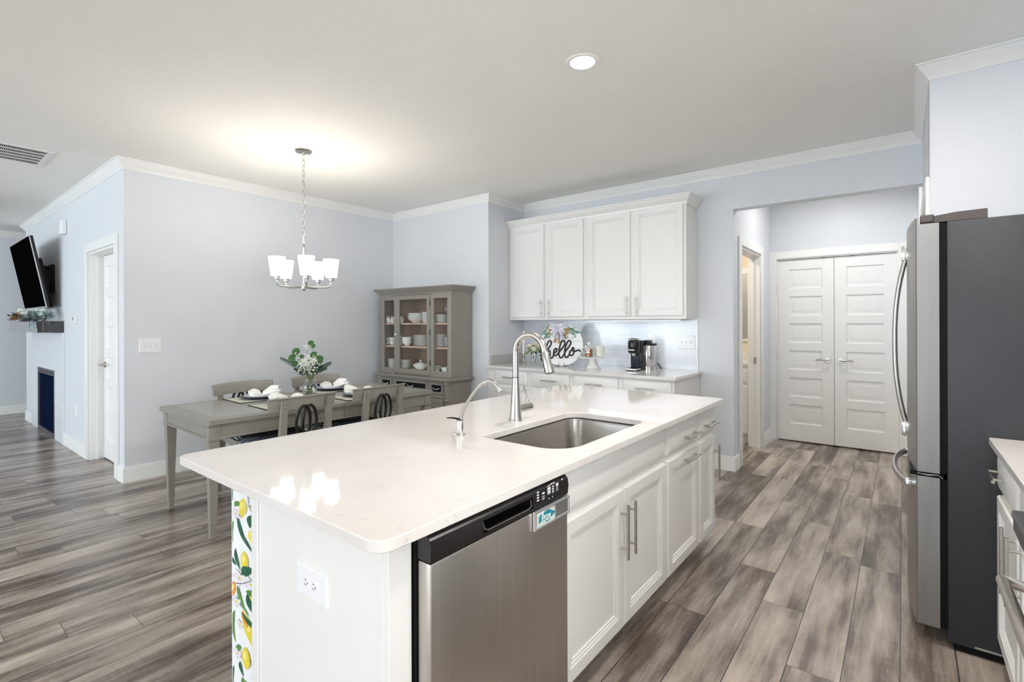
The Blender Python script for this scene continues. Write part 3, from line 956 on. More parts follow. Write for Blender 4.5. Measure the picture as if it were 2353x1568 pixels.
k = MB().tube([h0, h0+Vector((0, .085, .0)), h0+Vector((0, .087, 0)), h0+Vector((0, .104, 0)), h0+Vector((0, .108, 0))], [.0175, .0175, .0182, .0182, .014], 22)
k.build('valve_body', M_nickel, t)
MB().tube([h0+Vector((0, .088, .012)), h0+Vector((-.012, .082, .06)), h0+Vector((-.018, .074, .098))], [.0062, .0055, .0058], 12).build('lever', M_nickel, t)

# filtered water tap
GX, GY = -1.413, 1.450
t = thing('filter_tap', 'small nickel drinking water tap with black lever near the sink', 'tap', (GX, GY, ZT))
k = MB().lathe([(.0265, 0), (.0265, .004), (.019, .010), (.0150, .012), (.0150, .050), (.0145, .058), (.012, .062), (.007, .066)], (GX, GY, ZT), 24)
k.build('base', M_chrome, t)
pts = [(-1.408, .944), (-1.404, .962), (-1.396, .985), (-1.375, 1.018), (-1.345, 1.055), (-1.315, 1.085), (-1.292, 1.103), (-1.270, 1.114), (-1.249, 1.118), (-1.228, 1.112), (-1.212, 1.098), (-1.199, 1.080)]
MB().tube([(x, GY, z) for x, z in pts], [.0068]*9+[.0066, .0074, .0070], 12).build('spout', M_nickel, t)
k = MB().box(GX-.012, GY-.009, ZT+.058, GX+.012, GY+.009, ZT+.068, .003)
k.tube([(GX-.005, GY, ZT+.066), (GX-.030, GY-.012, ZT+.069), (GX-.052, GY-.022, ZT+.068)], [.007, .006, .004], 10, flat=(.5, 1))
k.build('lever', M_matblack, t)

# ---- wall plates --------------------------------------------------------
def wall_plate(name, label, cat, c, U, N, w, h, kind, n=1):
    """kind 'outlet' or 'switch'; c centre on the wall"""
    c, U, N = Vector(c), Vector(U), Vector(N)
    t = thing(name, label, cat, tuple(c))
    MB().rings(c-U*w/2-UP*h/2, U, UP, N, w, h, [(0, .002), (.004, .006)]).build('plate', M_plate, t, smooth=20)
    def disc(p, a, b, d0, d1, mb):
        pts = []
        for i in range(16):
            an = 2*PI*i/16
            u = max(-a*.78, min(a*.78, a*math.cos(an))); pts.append((u, b*math.sin(an)))
        vs = [p+U*u+UP*v+N*d0 for u, v in pts]+[p+U*u*.95+UP*v*.95+N*d1 for u, v in pts]
        mb.add(vs, [tuple(range(16, 32))]+[(i, (i+1) % 16, 16+(i+1) % 16, 16+i) for i in range(16)])
    if kind == 'outlet':
        for s in (1, -1):
            for hz in (0,):
                p = c+(UP if n == 1 else U)*s*.0195
                r = MB(); disc(p, .0170, .0140, .005, .0085, r)
                rc = r.build('receptacle', M_plate, t, smooth=0)
                sl = MB()
                A, B = (U, UP) if n == 1 else (UP, -U)
                for q, hh in ((-.0062, .0042), (.0062, .0034)):
                    o = p+A*q+B*.003
                    sl.rings(o-A*.0011-B*hh, A, B, N, .0022, hh*2, [(0, .0086), (.0002, .0089)])
                sl.rings(p-A*.0022-B*.0085, A, B, N, .0044, .0040, [(0, .0086), (.001, .0089)])
                sl.build('slots', M_slot, rc, smooth=0)
    else:
        for i in range(n):
            p = c+U*(i-(n-1)/2)*.046
            MB().rings(p-U*.005-UP*.012, U, UP, N, .010, .024, [(0, .0062), (.0005, .0068)]).build('toggle_slot', mat('toggle_slot_grey', rgb(216, 216, 220), .5), t, smooth=0)
            tilt = .6 if (i == 1) else -.5
            a = p+N*.006
            MB().tube([a, a+N*.012+UP*(.008*tilt)], [.0042, .0030], 8, flat=(1, .9)).build('toggle', M_plate, t)
    return t
wall_plate('power_outlet', 'sideways white double outlet on the near end panel of the island', 'outlet', (-1.220, .700, .657), (1, 0, 0), (0, -1, 0), .146, .082, 'outlet', 2)
wall_plate('power_outlet', 'white outlet on the tiled splash behind the coffee machine', 'outlet', (-1.966, YN-.008, 1.156), (1, 0, 0), (0, -1, 0), .078, .130, 'outlet')
wall_plate('light_switch', 'triple white switch plate on the tiled splash at its right end', 'switch', (-1.622, YN-.008, 1.152), (1, 0, 0), (0, -1, 0), .168, .128, 'switch', 3)
wall_plate('light_switch', 'triple white switch plate on the dining wall left of the table', 'switch', (XW, 1.453, 1.154), (0, 1, 0), (1, 0, 0), .164, .124, 'switch', 3)
wall_plate('power_outlet', 'white outlet low on the fireplace wall beside the panelled door', 'outlet', (-6.87, YF, .43), (1, 0, 0), (0, -1, 0), .075, .12, 'outlet')

# ---- coffee bar: base cabinets ------------------------------------------
KY, KN = 4.085, (0, -1, 0)
def base_cabinet(label, x0, x1, fronts):
    t = thing('base_cabinet', label, 'cabinet', ((x0+x1)/2, 4.4, 0), 'coffee bar base cabinets')
    k = MB().box(x0, KY, .105, x1, YN-.002, ZC-.001, .0015); k.box(x0, KY+.07, 0, x1, YN-.002, .11)
    k.build('body', M_cab, t, smooth=20)
    for i, (a, b) in enumerate(fronts):
        d = front('drawer', t, (a, KY, .700), (1, 0, 0), KN, b-a, .142, DRAWER_STEPS)
        bar_pull(d, ((a+b)/2, KY-.020, .772), KN, (1, 0, 0), .17)
        d = front('door', t, (a, KY, .116), (1, 0, 0), KN, b-a, .556)
        hx = b-.035 if i == 0 else a+.035
        bar_pull(d, (hx, KY-.019, .56), KN, UP, .17)
    return t
base_cabinet('white base cabinet on the left of the coffee counter beside the side wall', XN+.002, -2.490, [(-3.44, -3.015), (-2.965, -2.512)])
base_cabinet('white base cabinet on the right end of the coffee counter below the coffee machine', -2.489, -1.500, [(-2.465, -2.005), (-1.965, -1.522)])
worktop('coffee_worktop', 'long white quartz coffee counter below the wall cabinets', rounded_rect(XN+.001, 4.045, -1.475, YN-.009, (.003,)*4, 2), None, ZC, ZT)
tag(MB().box(XN+.001, 4.11, ZT+.0005, XN+.019, YN-.009, .985, .002).build('side_splash', mat('grey_quartz_splash', rgb(186, 185, 184), .35, vary=.02), origin=(XN+.01, 4.4, ZT)),
    'low quartz upstand against the side wall at the left end of the coffee counter', 'backsplash')

# ---- wall cabinets ---------------------------------------------------------
UY = 4.455
def wall_cabinet(label, x0, x1, fronts, crown_l, crown_r):
    t = thing('wall_cabinet', label, 'cabinet', ((x0+x1)/2, 4.6, 1.374), 'coffee bar wall cabinets')
    MB().box(x0, UY, 1.374, x1, YN-.002, 2.425, .001).build('body', M_cab, t, smooth=20)
    for i, (a, b) in enumerate(fronts):
        d = front('door', t, (a, UY, 1.402), (1, 0, 0), KN, b-a, 1.008)
        hx = b-.033 if i == 0 else a+.033
        bar_pull(d, (hx, UY-.019, 1.502), KN, UP, .185)
    prof = [(0, 2.405), (.012, 2.405), (.016, 2.425), (.028, 2.440), (.046, 2.462), (.050, 2.474), (.060, 2.478), (.060, 2.492), (0, 2.492)]
    k = MB(); vs = []; n = len(prof)
    runs = [(x0, UY, -1 if crown_l else 0), (x1, UY, 1 if crown_r else 0)]
    for x, y, s in runs:
        vs += [(x+s*o, y-o, z) for o, z in prof]
    if crown_r: vs += [(x1+o, YN-.002, z) for o, z in prof]
    m = len(vs)//n
    fs = [(j*n+i, j*n+(i+1) % n, (j+1)*n+(i+1) % n, (j+1)*n+i) for j in range(m-1) for i in range(n)]
    fs += [tuple(range(n)), tuple(range(m*n-1, (m-1)*n-1, -1))]
    k.add(vs, fs).build('crown', M_cab, t, smooth=20)
    return t
wall_cabinet('white wall cabinet with two doors on the left, above the hello sign', XN+.004, -2.541, [(-3.502, -3.058), (-3.022, -2.570)], False, False)
wall_cabinet('white wall cabinet with two doors on the right, above the coffee machine', -2.540, -1.525, [(-2.512, -2.055), (-2.020, -1.548)], False, True)
# under-cabinet lamp
t = thing('under_cabinet_light', 'slim light bar under the right wall cabinet shining on the tiles', 'lamp', (-2.1, 4.60, 1.374))
MB().box(-2.62, 4.585, 1.358, -1.62, 4.62, 1.373, .003).build('housing', M_plate, t)
MB().box(-2.60, 4.590, 1.3565, -1.64, 4.615, 1.3585).build('diffuser', emit('cool_led', (.80, .92, 1.0), 2.2), t)
area_light('under_cabinet_lamp', (-2.12, 4.60, 1.352), (0, 0, 0), .96, .03, .25, (.80, .91, 1.0))
# ================================================================ dining table
TX, TY, TZ = -3.762, 2.145, .745
TROT = math.radians(-1.5)
t = thing('dining_table', 'long grey painted dining table with tapered legs between the four chairs', 'table', (TX, TY, 0))
table = t
HX, HY = .453, .917
def loc(x, y, z=0): return (TX+x, TY+y, z)
k = MB()
for a, b in ((-HY, .013), (.0145, HY)):
    c = []
    for cx, cy in ((-HX, a), (HX, a), (HX, b), (-HX, b)):
        c.append((cx, cy))
    ch = .022
    p = []
    p += [(-HX+ch, a), (HX-ch, a), (HX, a+ch)] if a < -.5 else [(-HX, a), (HX, a)]
    if a < -.5: p += [(HX, b), (-HX, b), (-HX, a+ch)]
    else: p += [(HX, b-ch), (HX-ch, b), (-HX+ch, b), (-HX, b-ch)]
    k.prism([(TX+x, TY+y) for x, y in p], 'z', TZ-.028, TZ)
k.build('tabletop', mat('grey_table_edge', rgb(146, 142, 134), .32, vary=.03, nscale=9), t, smooth=20)
k = MB()
k.box(*loc(-HX+.075, -HY+.085, TZ), *loc(HX-.075, .012, TZ+.0012)); k.box(*loc(-HX+.075, .0155, TZ), *loc(HX-.075, HY-.085, TZ+.0012))
k.build('top_inlay', M_greytop, t, smooth=0, label='slightly paler centre field of the table top')
k = MB(); A0, A1 = .618, .717
k.box(*loc(HX-.055, -HY+.09, A0), *loc(HX-.030, .04, A1)); k.box(*loc(HX-.055, .043, A0), *loc(HX-.030, .28, A1)); k.box(*loc(HX-.055, .283, A0), *loc(HX-.030, HY-.09, A1))
k.box(*loc(-HX+.030, -HY+.09, A0), *loc(-HX+.055, HY-.09, A1))
k.box(*loc(-HX+.09, -HY+.030, A0), *loc(HX-.09, -HY+.055, A1)); k.box(*loc(-HX+.09, HY-.055, A0), *loc(HX-.09, HY-.030, A1))
k.build('apron', M_grey, t, smooth=20)
k = MB()
for x in (-HX+.027, HX-.027): k.tube([loc(x, -HY+.09, A0+.009), loc(x, HY-.09, A0+.009)], .008, 8)
for y in (-HY+.027, HY-.027): k.tube([loc(-HX+.09, y, A0+.009), loc(HX-.09, y, A0+.009)], .008, 8)
k.build('apron_bead', M_grey, t)
for sx in (-1, 1):
    for sy in (-1, 1):
        cx, cy = sx*(HX-.058), sy*(HY-.058)
        k = MB()
        k.box(*loc(cx-.036, cy-.036, A0-.012), *loc(cx+.036, cy+.036, A1), .010, 2)
        def sq(h, z): return [loc(cx-h, cy-h, z), loc(cx+h, cy-h, z), loc(cx+h, cy+h, z), loc(cx-h, cy+h, z)]
        vs = sum([sq(h, z) for h, z in ((.030, A0-.006), (.030, A0-.03), (.0185, .105), (.0225, .103), (.0225, .095), (.0185, .092), (.0165, .001))], [])
        k.add(vs, [(j*4+i, j*4+(i+1) % 4, j*4+4+(i+1) % 4, j*4+4+i) for j in range(6) for i in range(4)]+[(3, 2, 1, 0), (24, 25, 26, 27)])
        k.box(*loc(cx-.039, cy-.039, A0-.004), *loc(cx+.039, cy+.039, A0+.014), .006, 2)
        k.box(*loc(cx-.038, cy-.038, A1-.024), *loc(cx+.038, cy+.038, A1-.012), .004, 1)
        k.build('leg', M_grey, t, smooth=25)
t.rotation_euler = (0, 0, TROT)

# ---- chairs (sitter faces +x) --------------------------------------------
def stripe_mat():
    N = NT('striped_seat_fabric')
    sp = N.n('ShaderNodeSeparateXYZ'); N.l(N.objco(), sp.inputs[0])
    a = N.math('FRACT', N.math('MULTIPLY', N.math('ADD', sp.outputs[0], N.math('MULTIPLY', sp.outputs[2], .6)), 1/.052))
    f = N.math('LESS_THAN', a, .42)
    g = N.math('LESS_THAN', N.math('ABSOLUTE', N.math('SUBTRACT', a, .72)), .06)
    mx = N.n('ShaderNodeMix', data_type='RGBA')
    N.l(N.math('MAXIMUM', f, g), mx.inputs[0])
    mx.inputs[6].default_value = (*rgb(26, 27, 34), 1); mx.inputs[7].default_value = (*rgb(150, 156, 168), 1)
    N.l(mx.outputs[2], N.b.inputs['Base Color']); N.b.inputs['Roughness'].default_value = .6
    return N.m
M_stripe = stripe_mat()
def make_chair(label):
    t = thing('dining_chair', label, 'chair', (0, 0, 0), 'dining chairs around the grey table')
    # seat frame, tapering to the back
    k = MB().prism([(-.215, -.185), (.245, -.240), (.264, -.220), (.264, .220), (.245, .240), (-.215, .185)], 'z', .430, .482)
    k.build('seat_frame', M_grey, t, smooth=20)
    k = MB()
    def outline(d):
        return [(-.205+d, -.178+d), (.235-d*.5, -.236+d), (.262-d, -.209+d*.5), (.262-d, .209-d*.5), (.235-d*.5, .236-d), (-.205+d, .178-d)]
    lay = [(.0, .482), (-.004, .502), (.002, .520), (.020, .536), (.060, .546), (.12, .550)]
    vs = []
    for d, z in lay: vs += [(x, y, z) for x, y in outline(d)]
    fs = [(j*6+i, j*6+(i+1) % 6, j*6+6+(i+1) % 6, j*6+6+i) for j in range(len(lay)-1) for i in range(6)]+[tuple(range(30, 36))]
    k.add(vs, fs)
    cu = k.build('cushion', M_stripe, t, smooth=60)
    k = MB().tube([(x, y, .4845) for x, y in outline(-.003)], .0045, 8, closed=True)
    k.build('piping', M_matblack, cu)
    for sy in (-1, 1):                                   # front legs
        k = MB(); vs = []
        for h, z, dx in ((.020, .435, 0), (.019, .38, 0), (.0125, .001, .006)):
            cx, cy = .232+dx, sy*.206
            vs += [(cx-h, cy-h, z), (cx+h, cy-h, z), (cx+h, cy+h, z), (cx-h, cy+h, z)]
        k.add(vs, [(j*4+i, j*4+(i+1) % 4, j*4+4+(i+1) % 4, j*4+4+i) for j in range(2) for i in range(4)]+[(3, 2, 1, 0), (8, 9, 10, 11)])
        k.build('leg', M_grey, t, smooth=25)
    for sy in (-1, 1):                                   # rear legs running up as back posts
        k = MB(); vs = []; sec = [(.015, .019, .001, -.295), (.018, .021, .22, -.235), (.019, .022, .44, -.213), (.018, .022, .58, -.222), (.013, .021, .72, -.238), (.011, .020, .838, -.257)]
        for hx, hy, z, x in sec:
            cy = sy*.160
            vs += [(x-hx, cy-hy, z), (x+hx, cy-hy, z), (x+hx, cy+hy, z), (x-hx, cy+hy, z)]
        m = len(sec)
        k.add(vs, [(j*4+i, j*4+(i+1) % 4, j*4+4+(i+1) % 4, j*4+4+i) for j in range(m-1) for i in range(4)]+[(3, 2, 1, 0), tuple(range(m*4-4, m*4))])
        k.build('back_leg', M_grey, t, smooth=30)
        k = MB()
        for z, x in ((.825, -.269), (.800, -.266)):
            k.tube([(x+.004, sy*.160, z), (x-.004, sy*.160, z), (x-.006, sy*.160, z)], [.007, .007, .003], 10)
        k.build('bolt_cap', M_grey, t)
    # curved top rail with a rolled upper edge
    k = MB(); n = 16; vs = []
    prof = [(-.004, .768), (.010, .768), (.006, .838), (-.004, .851), (-.018, .856), (-.026, .852), (-.025, .846), (-.014, .842)]
    for i in range(n+1):
        u = -1+2*i/n; y = u*.232; dx = -.243+.052*u*u
        for px_, z in prof: vs.append((dx+px_+.004, y+(.010*u if z > .84 else 0), z+.006*(1-u*u)))
    m = len(prof)
    k.add(vs, [(i*m+j, i*m+(j+1) % m, (i+1)*m+(j+1) % m, (i+1)*m+j) for i in range(n) for j in range(m)]+[tuple(range(m)), tuple(range((n+1)*m-1, n*m-1, -1))])
    k.build('top_rail', M_grey, t, smooth=40)
    k = MB(); k.box(-.236, -.160, .548, -.212, .160, .580, .004)
    k.build('lower_rail', M_grey, t, smooth=25)
    for c in (-.021, .021):                              # pair of interlaced black rings
        pts = []
        for i in range(32):
            a = 2*PI*i/32; z = .680+.112*math.sin(a)
            pts.append((-.236-.09*(z-.68)+(.004 if c > 0 else -.004)*math.cos(2*a), c+.049*math.cos(a), z))
        MB().tube(pts, .0098, 10, closed=True).build('back_ring', M_black, t)
    return t
c0 = make_chair('grey dining chair on the wall side of the table at its near end')
spots = [(-4.085, 1.848, 0, None), (-4.085, 2.492, 0, 'grey dining chair on the wall side of the table, behind the flower vase'),
         (-3.395, 1.770, PI, 'grey dining chair on the island side of the table at its near end'),
         (-3.395, 2.398, PI, 'grey dining chair on the island side of the table, nearer the china cabinet')]
for i, (x, y, r, lb) in enumerate(spots):
    if i == 0: c0.location = (x, y, 0)
    else: dup(c0, (x, y, 0), r, lb)

# ---- place settings ---------------------------------------------------------
M_mat = mat('woven_placemat', rgb(205, 202, 188), .8, vary=.06, nscale=200, bump=.2)
M_navy = mat('navy_plate_rim', rgb(24, 30, 58), .25)
M_napkin = mat('napkin_cloth', rgb(248, 247, 243), .85, vary=.01)
def make_placemat():
    k = MB().box(-.165, -.225, 0, .165, .225, .003, .001)
    t = k.build('placemat', M_mat, origin=(0, 0, 0), smooth=20)
    b = MB()
    for a0, a1 in (((-.168, -.228), (.168, -.222)), ((-.168, .222), (.168, .228)), ((-.168, -.222), (-.162, .222)), ((.162, -.222), (.168, .222))):
        b.box(*a0, 0, *a1, .0042)
    b.build('edge_binding', M_matblack, t, smooth=0)
    return t
def make_plate(R, m, mr, nm):
    """plate of radius R; a separate coloured rim when mr is given"""
    s = R/.13
    prof = [(0, .004), (.075*s, .004), (.082*s, .008), (.128*s, .019), (.130*s, .0185), (.130*s, .0170), (.085*s, .004), (.078*s, 0), (0, 0)]
    t = MB().lathe(prof, (0, 0, 0), 40).build(nm, m, origin=(0, 0, 0), smooth=40)
    if mr:
        MB().lathe([(.104*s, .0140), (.1275*s, .0195), (.1308*s, .0188), (.1308*s, .0165), (.100*s, .0075)], (0, 0, 0), 40).build('rim', mr, t, smooth=40)
    return t
def make_napkin():
    rnd = random.Random(5)
    t = thing('napkin', '', 'napkin', (0, 0, 0))
    def lobe(y0, y1, w0, w1, h, seed):
        k = MB(); n, m = 16, 20; vs = []
        for i in range(n+1):
            u = i/n; y = y0+(y1-y0)*u
            w = w0+(w1-w0)*math.sin(u*PI*.62); hh = h*(.30+.70*math.sin(min(1, u*1.05)*PI*.78))
            for j in range(m):
                a = 2*PI*j/m
                f = 1+.26*math.sin(3*a+seed+u*2)*u+.24*math.sin(7*a+seed*2.1+u*4)*u
                z = .5*hh+.5*hh*math.sin(a)*f
                X_, Y_ = w*math.cos(a)*f*.5, y+.010*math.sin(4*a+seed)*u
                lift = .022*min(1, max(0, (math.hypot(X_, Y_)-.062)/.060))
                vs.append((X_, Y_, max(.001, z)+lift))
        k.add(vs, [(i*m+j, i*m+(j+1) % m, (i+1)*m+(j+1) % m, (i+1)*m+j) for i in range(n) for j in range(m)]+[tuple(range(m-1, -1, -1)), tuple(range(n*m, n*m+m))])
        return k
    lobe(-.01, .125, .030, .150, .066, 1.0).build('fan', M_napkin, t, smooth=50)
    lobe(.01, -.085, .030, .090, .060, 2.4).build('tail', M_napkin, t, smooth=50)
    MB().tube([(.018*math.cos(a*PI/8), 0.0, .019+.019*math.sin(a*PI/8)) for a in range(16)], .0035, 8, closed=True).build('napkin_ring', M_matblack, t)
    return t
pm = make_placemat(); cp0 = make_plate(.150, M_navy, None, 'charger_plate'); dp0 = make_plate(.130, M_china, mat('pale_plate_rim', rgb(206, 210, 218), .2), 'dinner_plate'); nk0 = make_napkin()
settings = [(-4.035, 1.880, 'wall side near end'), (-4.035, 2.505, 'wall side far end'), (-3.565, 1.865, 'island side near end'), (-3.505, 2.440, 'island side far end')]
for i, (x, y, w) in enumerate(settings):
    where = {0: 'before the wall-side chair, near end', 1: 'before the wall-side chair behind the vase',
             2: 'before the island-side chair, near end', 3: 'before the island-side chair nearer the cabinet'}[i]
    for src, nm, lb, cat, grp, z, rz in ((pm, 'placemat', 'cream placemat with black edging ', 'placemat', 'placemats on the dining table', TZ+.0014, TROT),
                              (cp0, 'charger_plate', 'dark navy charger plate ', 'plate', 'charger plates on the dining table', TZ+.0048, 0),
                              (dp0, 'dinner_plate', 'white dinner plate with a pale grey rim ', 'plate', 'dinner plates on the dining table', TZ+.0112, 0),
                              (nk0, 'napkin', 'white napkin in a black ring ', 'napkin', 'napkins on the dining table', TZ+.0165, (-.35, -.2, 2.9, 2.6)[i])):
        o = src if i == 0 else dup(src, (0, 0, 0))
        o.location = (x, y, z); o.rotation_euler = (0, 0, rz)
        tag(o, lb+where, cat, grp)

# ---- flower vase on the table ----------------------------------------------
VX, VY = -3.785, 2.150
t = thing('flower_vase', 'clear glass vase of white flowers and green leaves on the dining table', 'vase', (VX, VY, TZ+.0014))
VZ = TZ+.0014
prof = [(0, 0), (.040, 0), (.044, .010), (.057, .060), (.056, .090), (.040, .125), (.034, .140), (.036, .155), (.048, .182), (.0465, .182), (.034, .155), (.032, .140), (.038, .124), (.053, .090), (.054, .062), (.040, .014), (0, .012)]
MB().lathe(prof, (VX, VY, VZ), 28).build('glass', M_glass, t, fix=False)
CRV = Vector((.786, .619, 0)); CFV = Vector((.619, -.786, 0))     # across / toward the kitchen
rnd = random.Random(3)
def vp(a, z, d=0): return Vector((VX, VY, 0))+CRV*a+CFV*d+Vector((0, 0, z))
k = MB()
for i in range(16):
    a = rnd.uniform(-.03, .03); d = rnd.uniform(-.025, .025)
    k.tube([vp(a, VZ+.015, d), vp(-a*.5, VZ+.14, -d*.5), vp(-a*2.6, VZ+.24+rnd.uniform(0, .06), -d*2.6)], .0022, 6)
for a, z in ((-.018, 1.14), (-.10, 1.09), (.03, 1.15), (.05, 1.07), (-.13, 1.04)):
    k.tube([vp(0, VZ+.14), vp(a*.5, (VZ+.14+z)/2+.03), vp(a, z)], .0018, 6)
k.build('stems', mat('stem_green', rgb(112, 126, 62), .5, vary=.3, nscale=30), t)
k = MB()
for a, z, r in ((-.018, 1.150, .058),):
    for L in range(3):
        for j in range(11):
            an = 2*PI*j/11+L*.3; R = r*(1-.22*L)
            p = vp(a, z-.006*L)
            dr = Vector((math.cos(an), math.sin(an), .30+.45*L))
            k.leaf(p-Vector((0, 0, .012)), dr, UP, R, R*.85, -.25, 4, .8)
    k.sphere(vp(a, z+.004), .022, 12, 8, sz=.7)
k.build('ranunculus', M_white, t)
k = MB()
def round_leaf(a, z, r, d, tilt):
    c = vp(a, z, d); nrm = (CFV+CRV*tilt+UP*.35).normalized(); u = nrm.orthogonal().normalized(); v = nrm.cross(u)
    vs = [c+nrm*.004]; n = 14
    for i in range(n):
        an = 2*PI*i/n; q = r*(1+.08*math.cos(an)); vs.append(c+u*q*math.cos(an)+v*q*.92*math.sin(an))
    k.add(vs, [(0, 1+i, 1+(i+1) % n) for i in range(n)])
for q in ((-.100, 1.118, .032, .02, .1), (-.132, 1.066, .034, .02, -.1), (.008, 1.182, .024, .0, .3), (.040, 1.160, .020, .02, -.3), (.047, 1.090, .030, .03, .1),
          (-.050, 1.072, .022, .05, .2), (.085, 1.060, .026, .02, .4), (.095, 1.035, .026, .03, -.2), (-.105, 1.020, .026, .04, .2)): round_leaf(*q)
for i in range(46):                                         # fern-like sprigs
    an = rnd.uniform(0, 2*PI); rr = rnd.uniform(.06, .16); z = rnd.uniform(.94, 1.05)
    p = Vector((VX+rr*math.cos(an)*.75, VY+rr*math.sin(an)*.75, z))
    k.leaf(p, (math.cos(an), math.sin(an), rnd.uniform(-.2, .6)), UP, rnd.uniform(.035, .06), rnd.uniform(.014, .024), .2)
k.build('leaves', M_green, t, fix=False)
k = MB()
for sgn, a0, z0, a1, z1 in ((-1, -.03, .95, -.225, 1.058), (1, .03, .95, .165, 1.02), (1, .02, .95, .13, .98), (-1, -.03, .94, -.12, .98), (1, .0, .95, .10, 1.06)):
    m = 13
    for i in range(m):
        u = (i+1)/m; c = vp(a0+(a1-a0)*u, z0+(z1-z0)*(u**.8))
        L = .045*(1-.6*u)
        for s in (-1, 1):
            k.leaf(c, CRV*(sgn*.7)+UP*s*.7+CFV*.2, CFV, L, .011, .1, 4)
    k.tube([vp(a0, z0), vp((a0+a1)/2, z0+(z1-z0)*.57), vp(a1, z1)], .0015, 5)
for i in range(40):
    an = rnd.uniform(0, 2*PI); rr = rnd.uniform(.01, .075)
    k.leaf((VX+rr*math.cos(an), VY+rr*math.sin(an), rnd.uniform(.915, .99)), (math.cos(an), math.sin(an), .5), UP, .05, .018, .2)
k.build('fern_sprigs', M_dgreen, t, fix=False)
k = MB()
for i in range(420):                                        # baby's breath
    a = rnd.gauss(-.005, .048); z = rnd.gauss(1.025, .040); d = rnd.gauss(.03, .03)
    if abs(a) > .1: continue
    k.sphere(vp(a, z, d), rnd.uniform(.003, .0065), 6, 4)
k.build('baby_breath', M_white, t)['kind'] = 'stuff'

# ================================================================ china cabinet
HX0, HX1, HYF, HYB = -4.995, -3.785, 3.756, 4.075
t = thing('china_cabinet', 'tall grey painted china cabinet with glass front against the back wall', 'cabinet', ((HX0+HX1)/2, 3.9, 0))
k = MB()
k.box(HX0, HYF+.02, .747, HX0+.022, HYB, 1.69); k.box(HX1-.022, HYF+.02, .747, HX1, HYB, 1.69)
k.box(HX0+.022, HYF+.02, 1.66, HX1-.022, HYB, 1.69); k.box(HX0+.022, HYF+.02, .747, HX1-.022, HYB, .800)
k.build('upper_case', M_grey, t, smooth=0)
MB().box(HX0+.022, HYB-.022, .80, HX1-.022, HYB-.001, 1.66).build('back_board', M_woodin, t, smooth=0, label='unpainted tan wooden back of the cabinet')
for z in (1.345, 1.076):
    MB().box(HX0+.023, HYF+.028, z-.018, HX1-.023, HYB-.023, z, .001).build('shelf', M_shelf, t, smooth=0, label='bare wood shelf')
PT, PB = 1.615, .815
def frame_rect(k, x0, x1, z0, z1, px0, px1, pz0, pz1, y0, y1):
    k.box(x0, y0, z0, px0, y1, z1, .002); k.box(px1, y0, z0, x1, y1, z1, .002)
    k.box(px0, y0, pz1, px1, y1, z1, .002); k.box(px0, y0, z0, px1, y1, pz0, .002)
k = MB(); frame_rect(k, HX0, -4.722, .748, 1.672, -4.930, -4.740, PB, PT, HYF, HYF+.02); k.build('fixed_frame', M_grey, t, smooth=20)
k = MB(); frame_rect(k, -4.112, HX1, .748, 1.672, -4.055, -3.846, PB, PT, HYF, HYF+.02); k.build('fixed_frame', M_grey, t, smooth=20)
k = MB(); frame_rect(k, -4.719, -4.115, .762, 1.664, -4.640, -4.166, PB, PT, HYF-.004, HYF+.016); dr = k.build('glass_door', M_grey, t, smooth=20)
MB().box(-4.645, HYF+.006, PB-.005, -4.161, HYF+.008, PT+.005).build('pane', M_pane, dr)
MB().box(-4.935, HYF+.008, PB-.005, -4.735, HYF+.010, PT+.005).build('pane', M_pane, t); MB().box(-4.060, HYF+.008, PB-.005, -3.841, HYF+.010, PT+.005).build('pane', M_pane, t)
MB().lathe([(0, 0), (.007, 0), (.006, .010), (.013, .018), (.014, .024), (.009, .030), (0, .031)], n=16).xform(Matrix.Translation((-4.683, HYF-.004, 1.212)) @ Matrix.Rotation(PI/2, 4, 'X')).build('knob', M_china, dr)
for z in (.90, 1.24, 1.56): MB().cyl((-4.113, HYF-.005, z-.03), (-4.113, HYF-.005, z+.03), .004, n=8).build('hinge', M_matblack, dr)
# cornice, sweeping out at front and sides
prof = [(-.006, 1.671), (.004, 1.671), (.006, 1.682), (.016, 1.690), (.036, 1.715), (.056, 1.735), (.060, 1.740), (.060, 1.750), (-.006, 1.750)]
k = MB(); n = len(prof); vs = []
for x, y, sx, sy in ((HX0, HYB, -1, 0), (HX0, HYF, -1, -1), (HX1, HYF, 1, -1), (HX1, HYB, 1, 0)):
    vs += [(x+sx*o, y+sy*o, z) for o, z in prof]
fs = [(j*n+i, j*n+(i+1) % n, (j+1)*n+(i+1) % n, (j+1)*n+i) for j in range(3) for i in range(n)]+[tuple(range(n)), tuple(range(4*n-1, 3*n-1, -1))]
k.add(vs, fs); k.box(HX0, HYF, 1.69, HX1, HYB, 1.748)
k.build('cornice', M_grey, t, smooth=25)
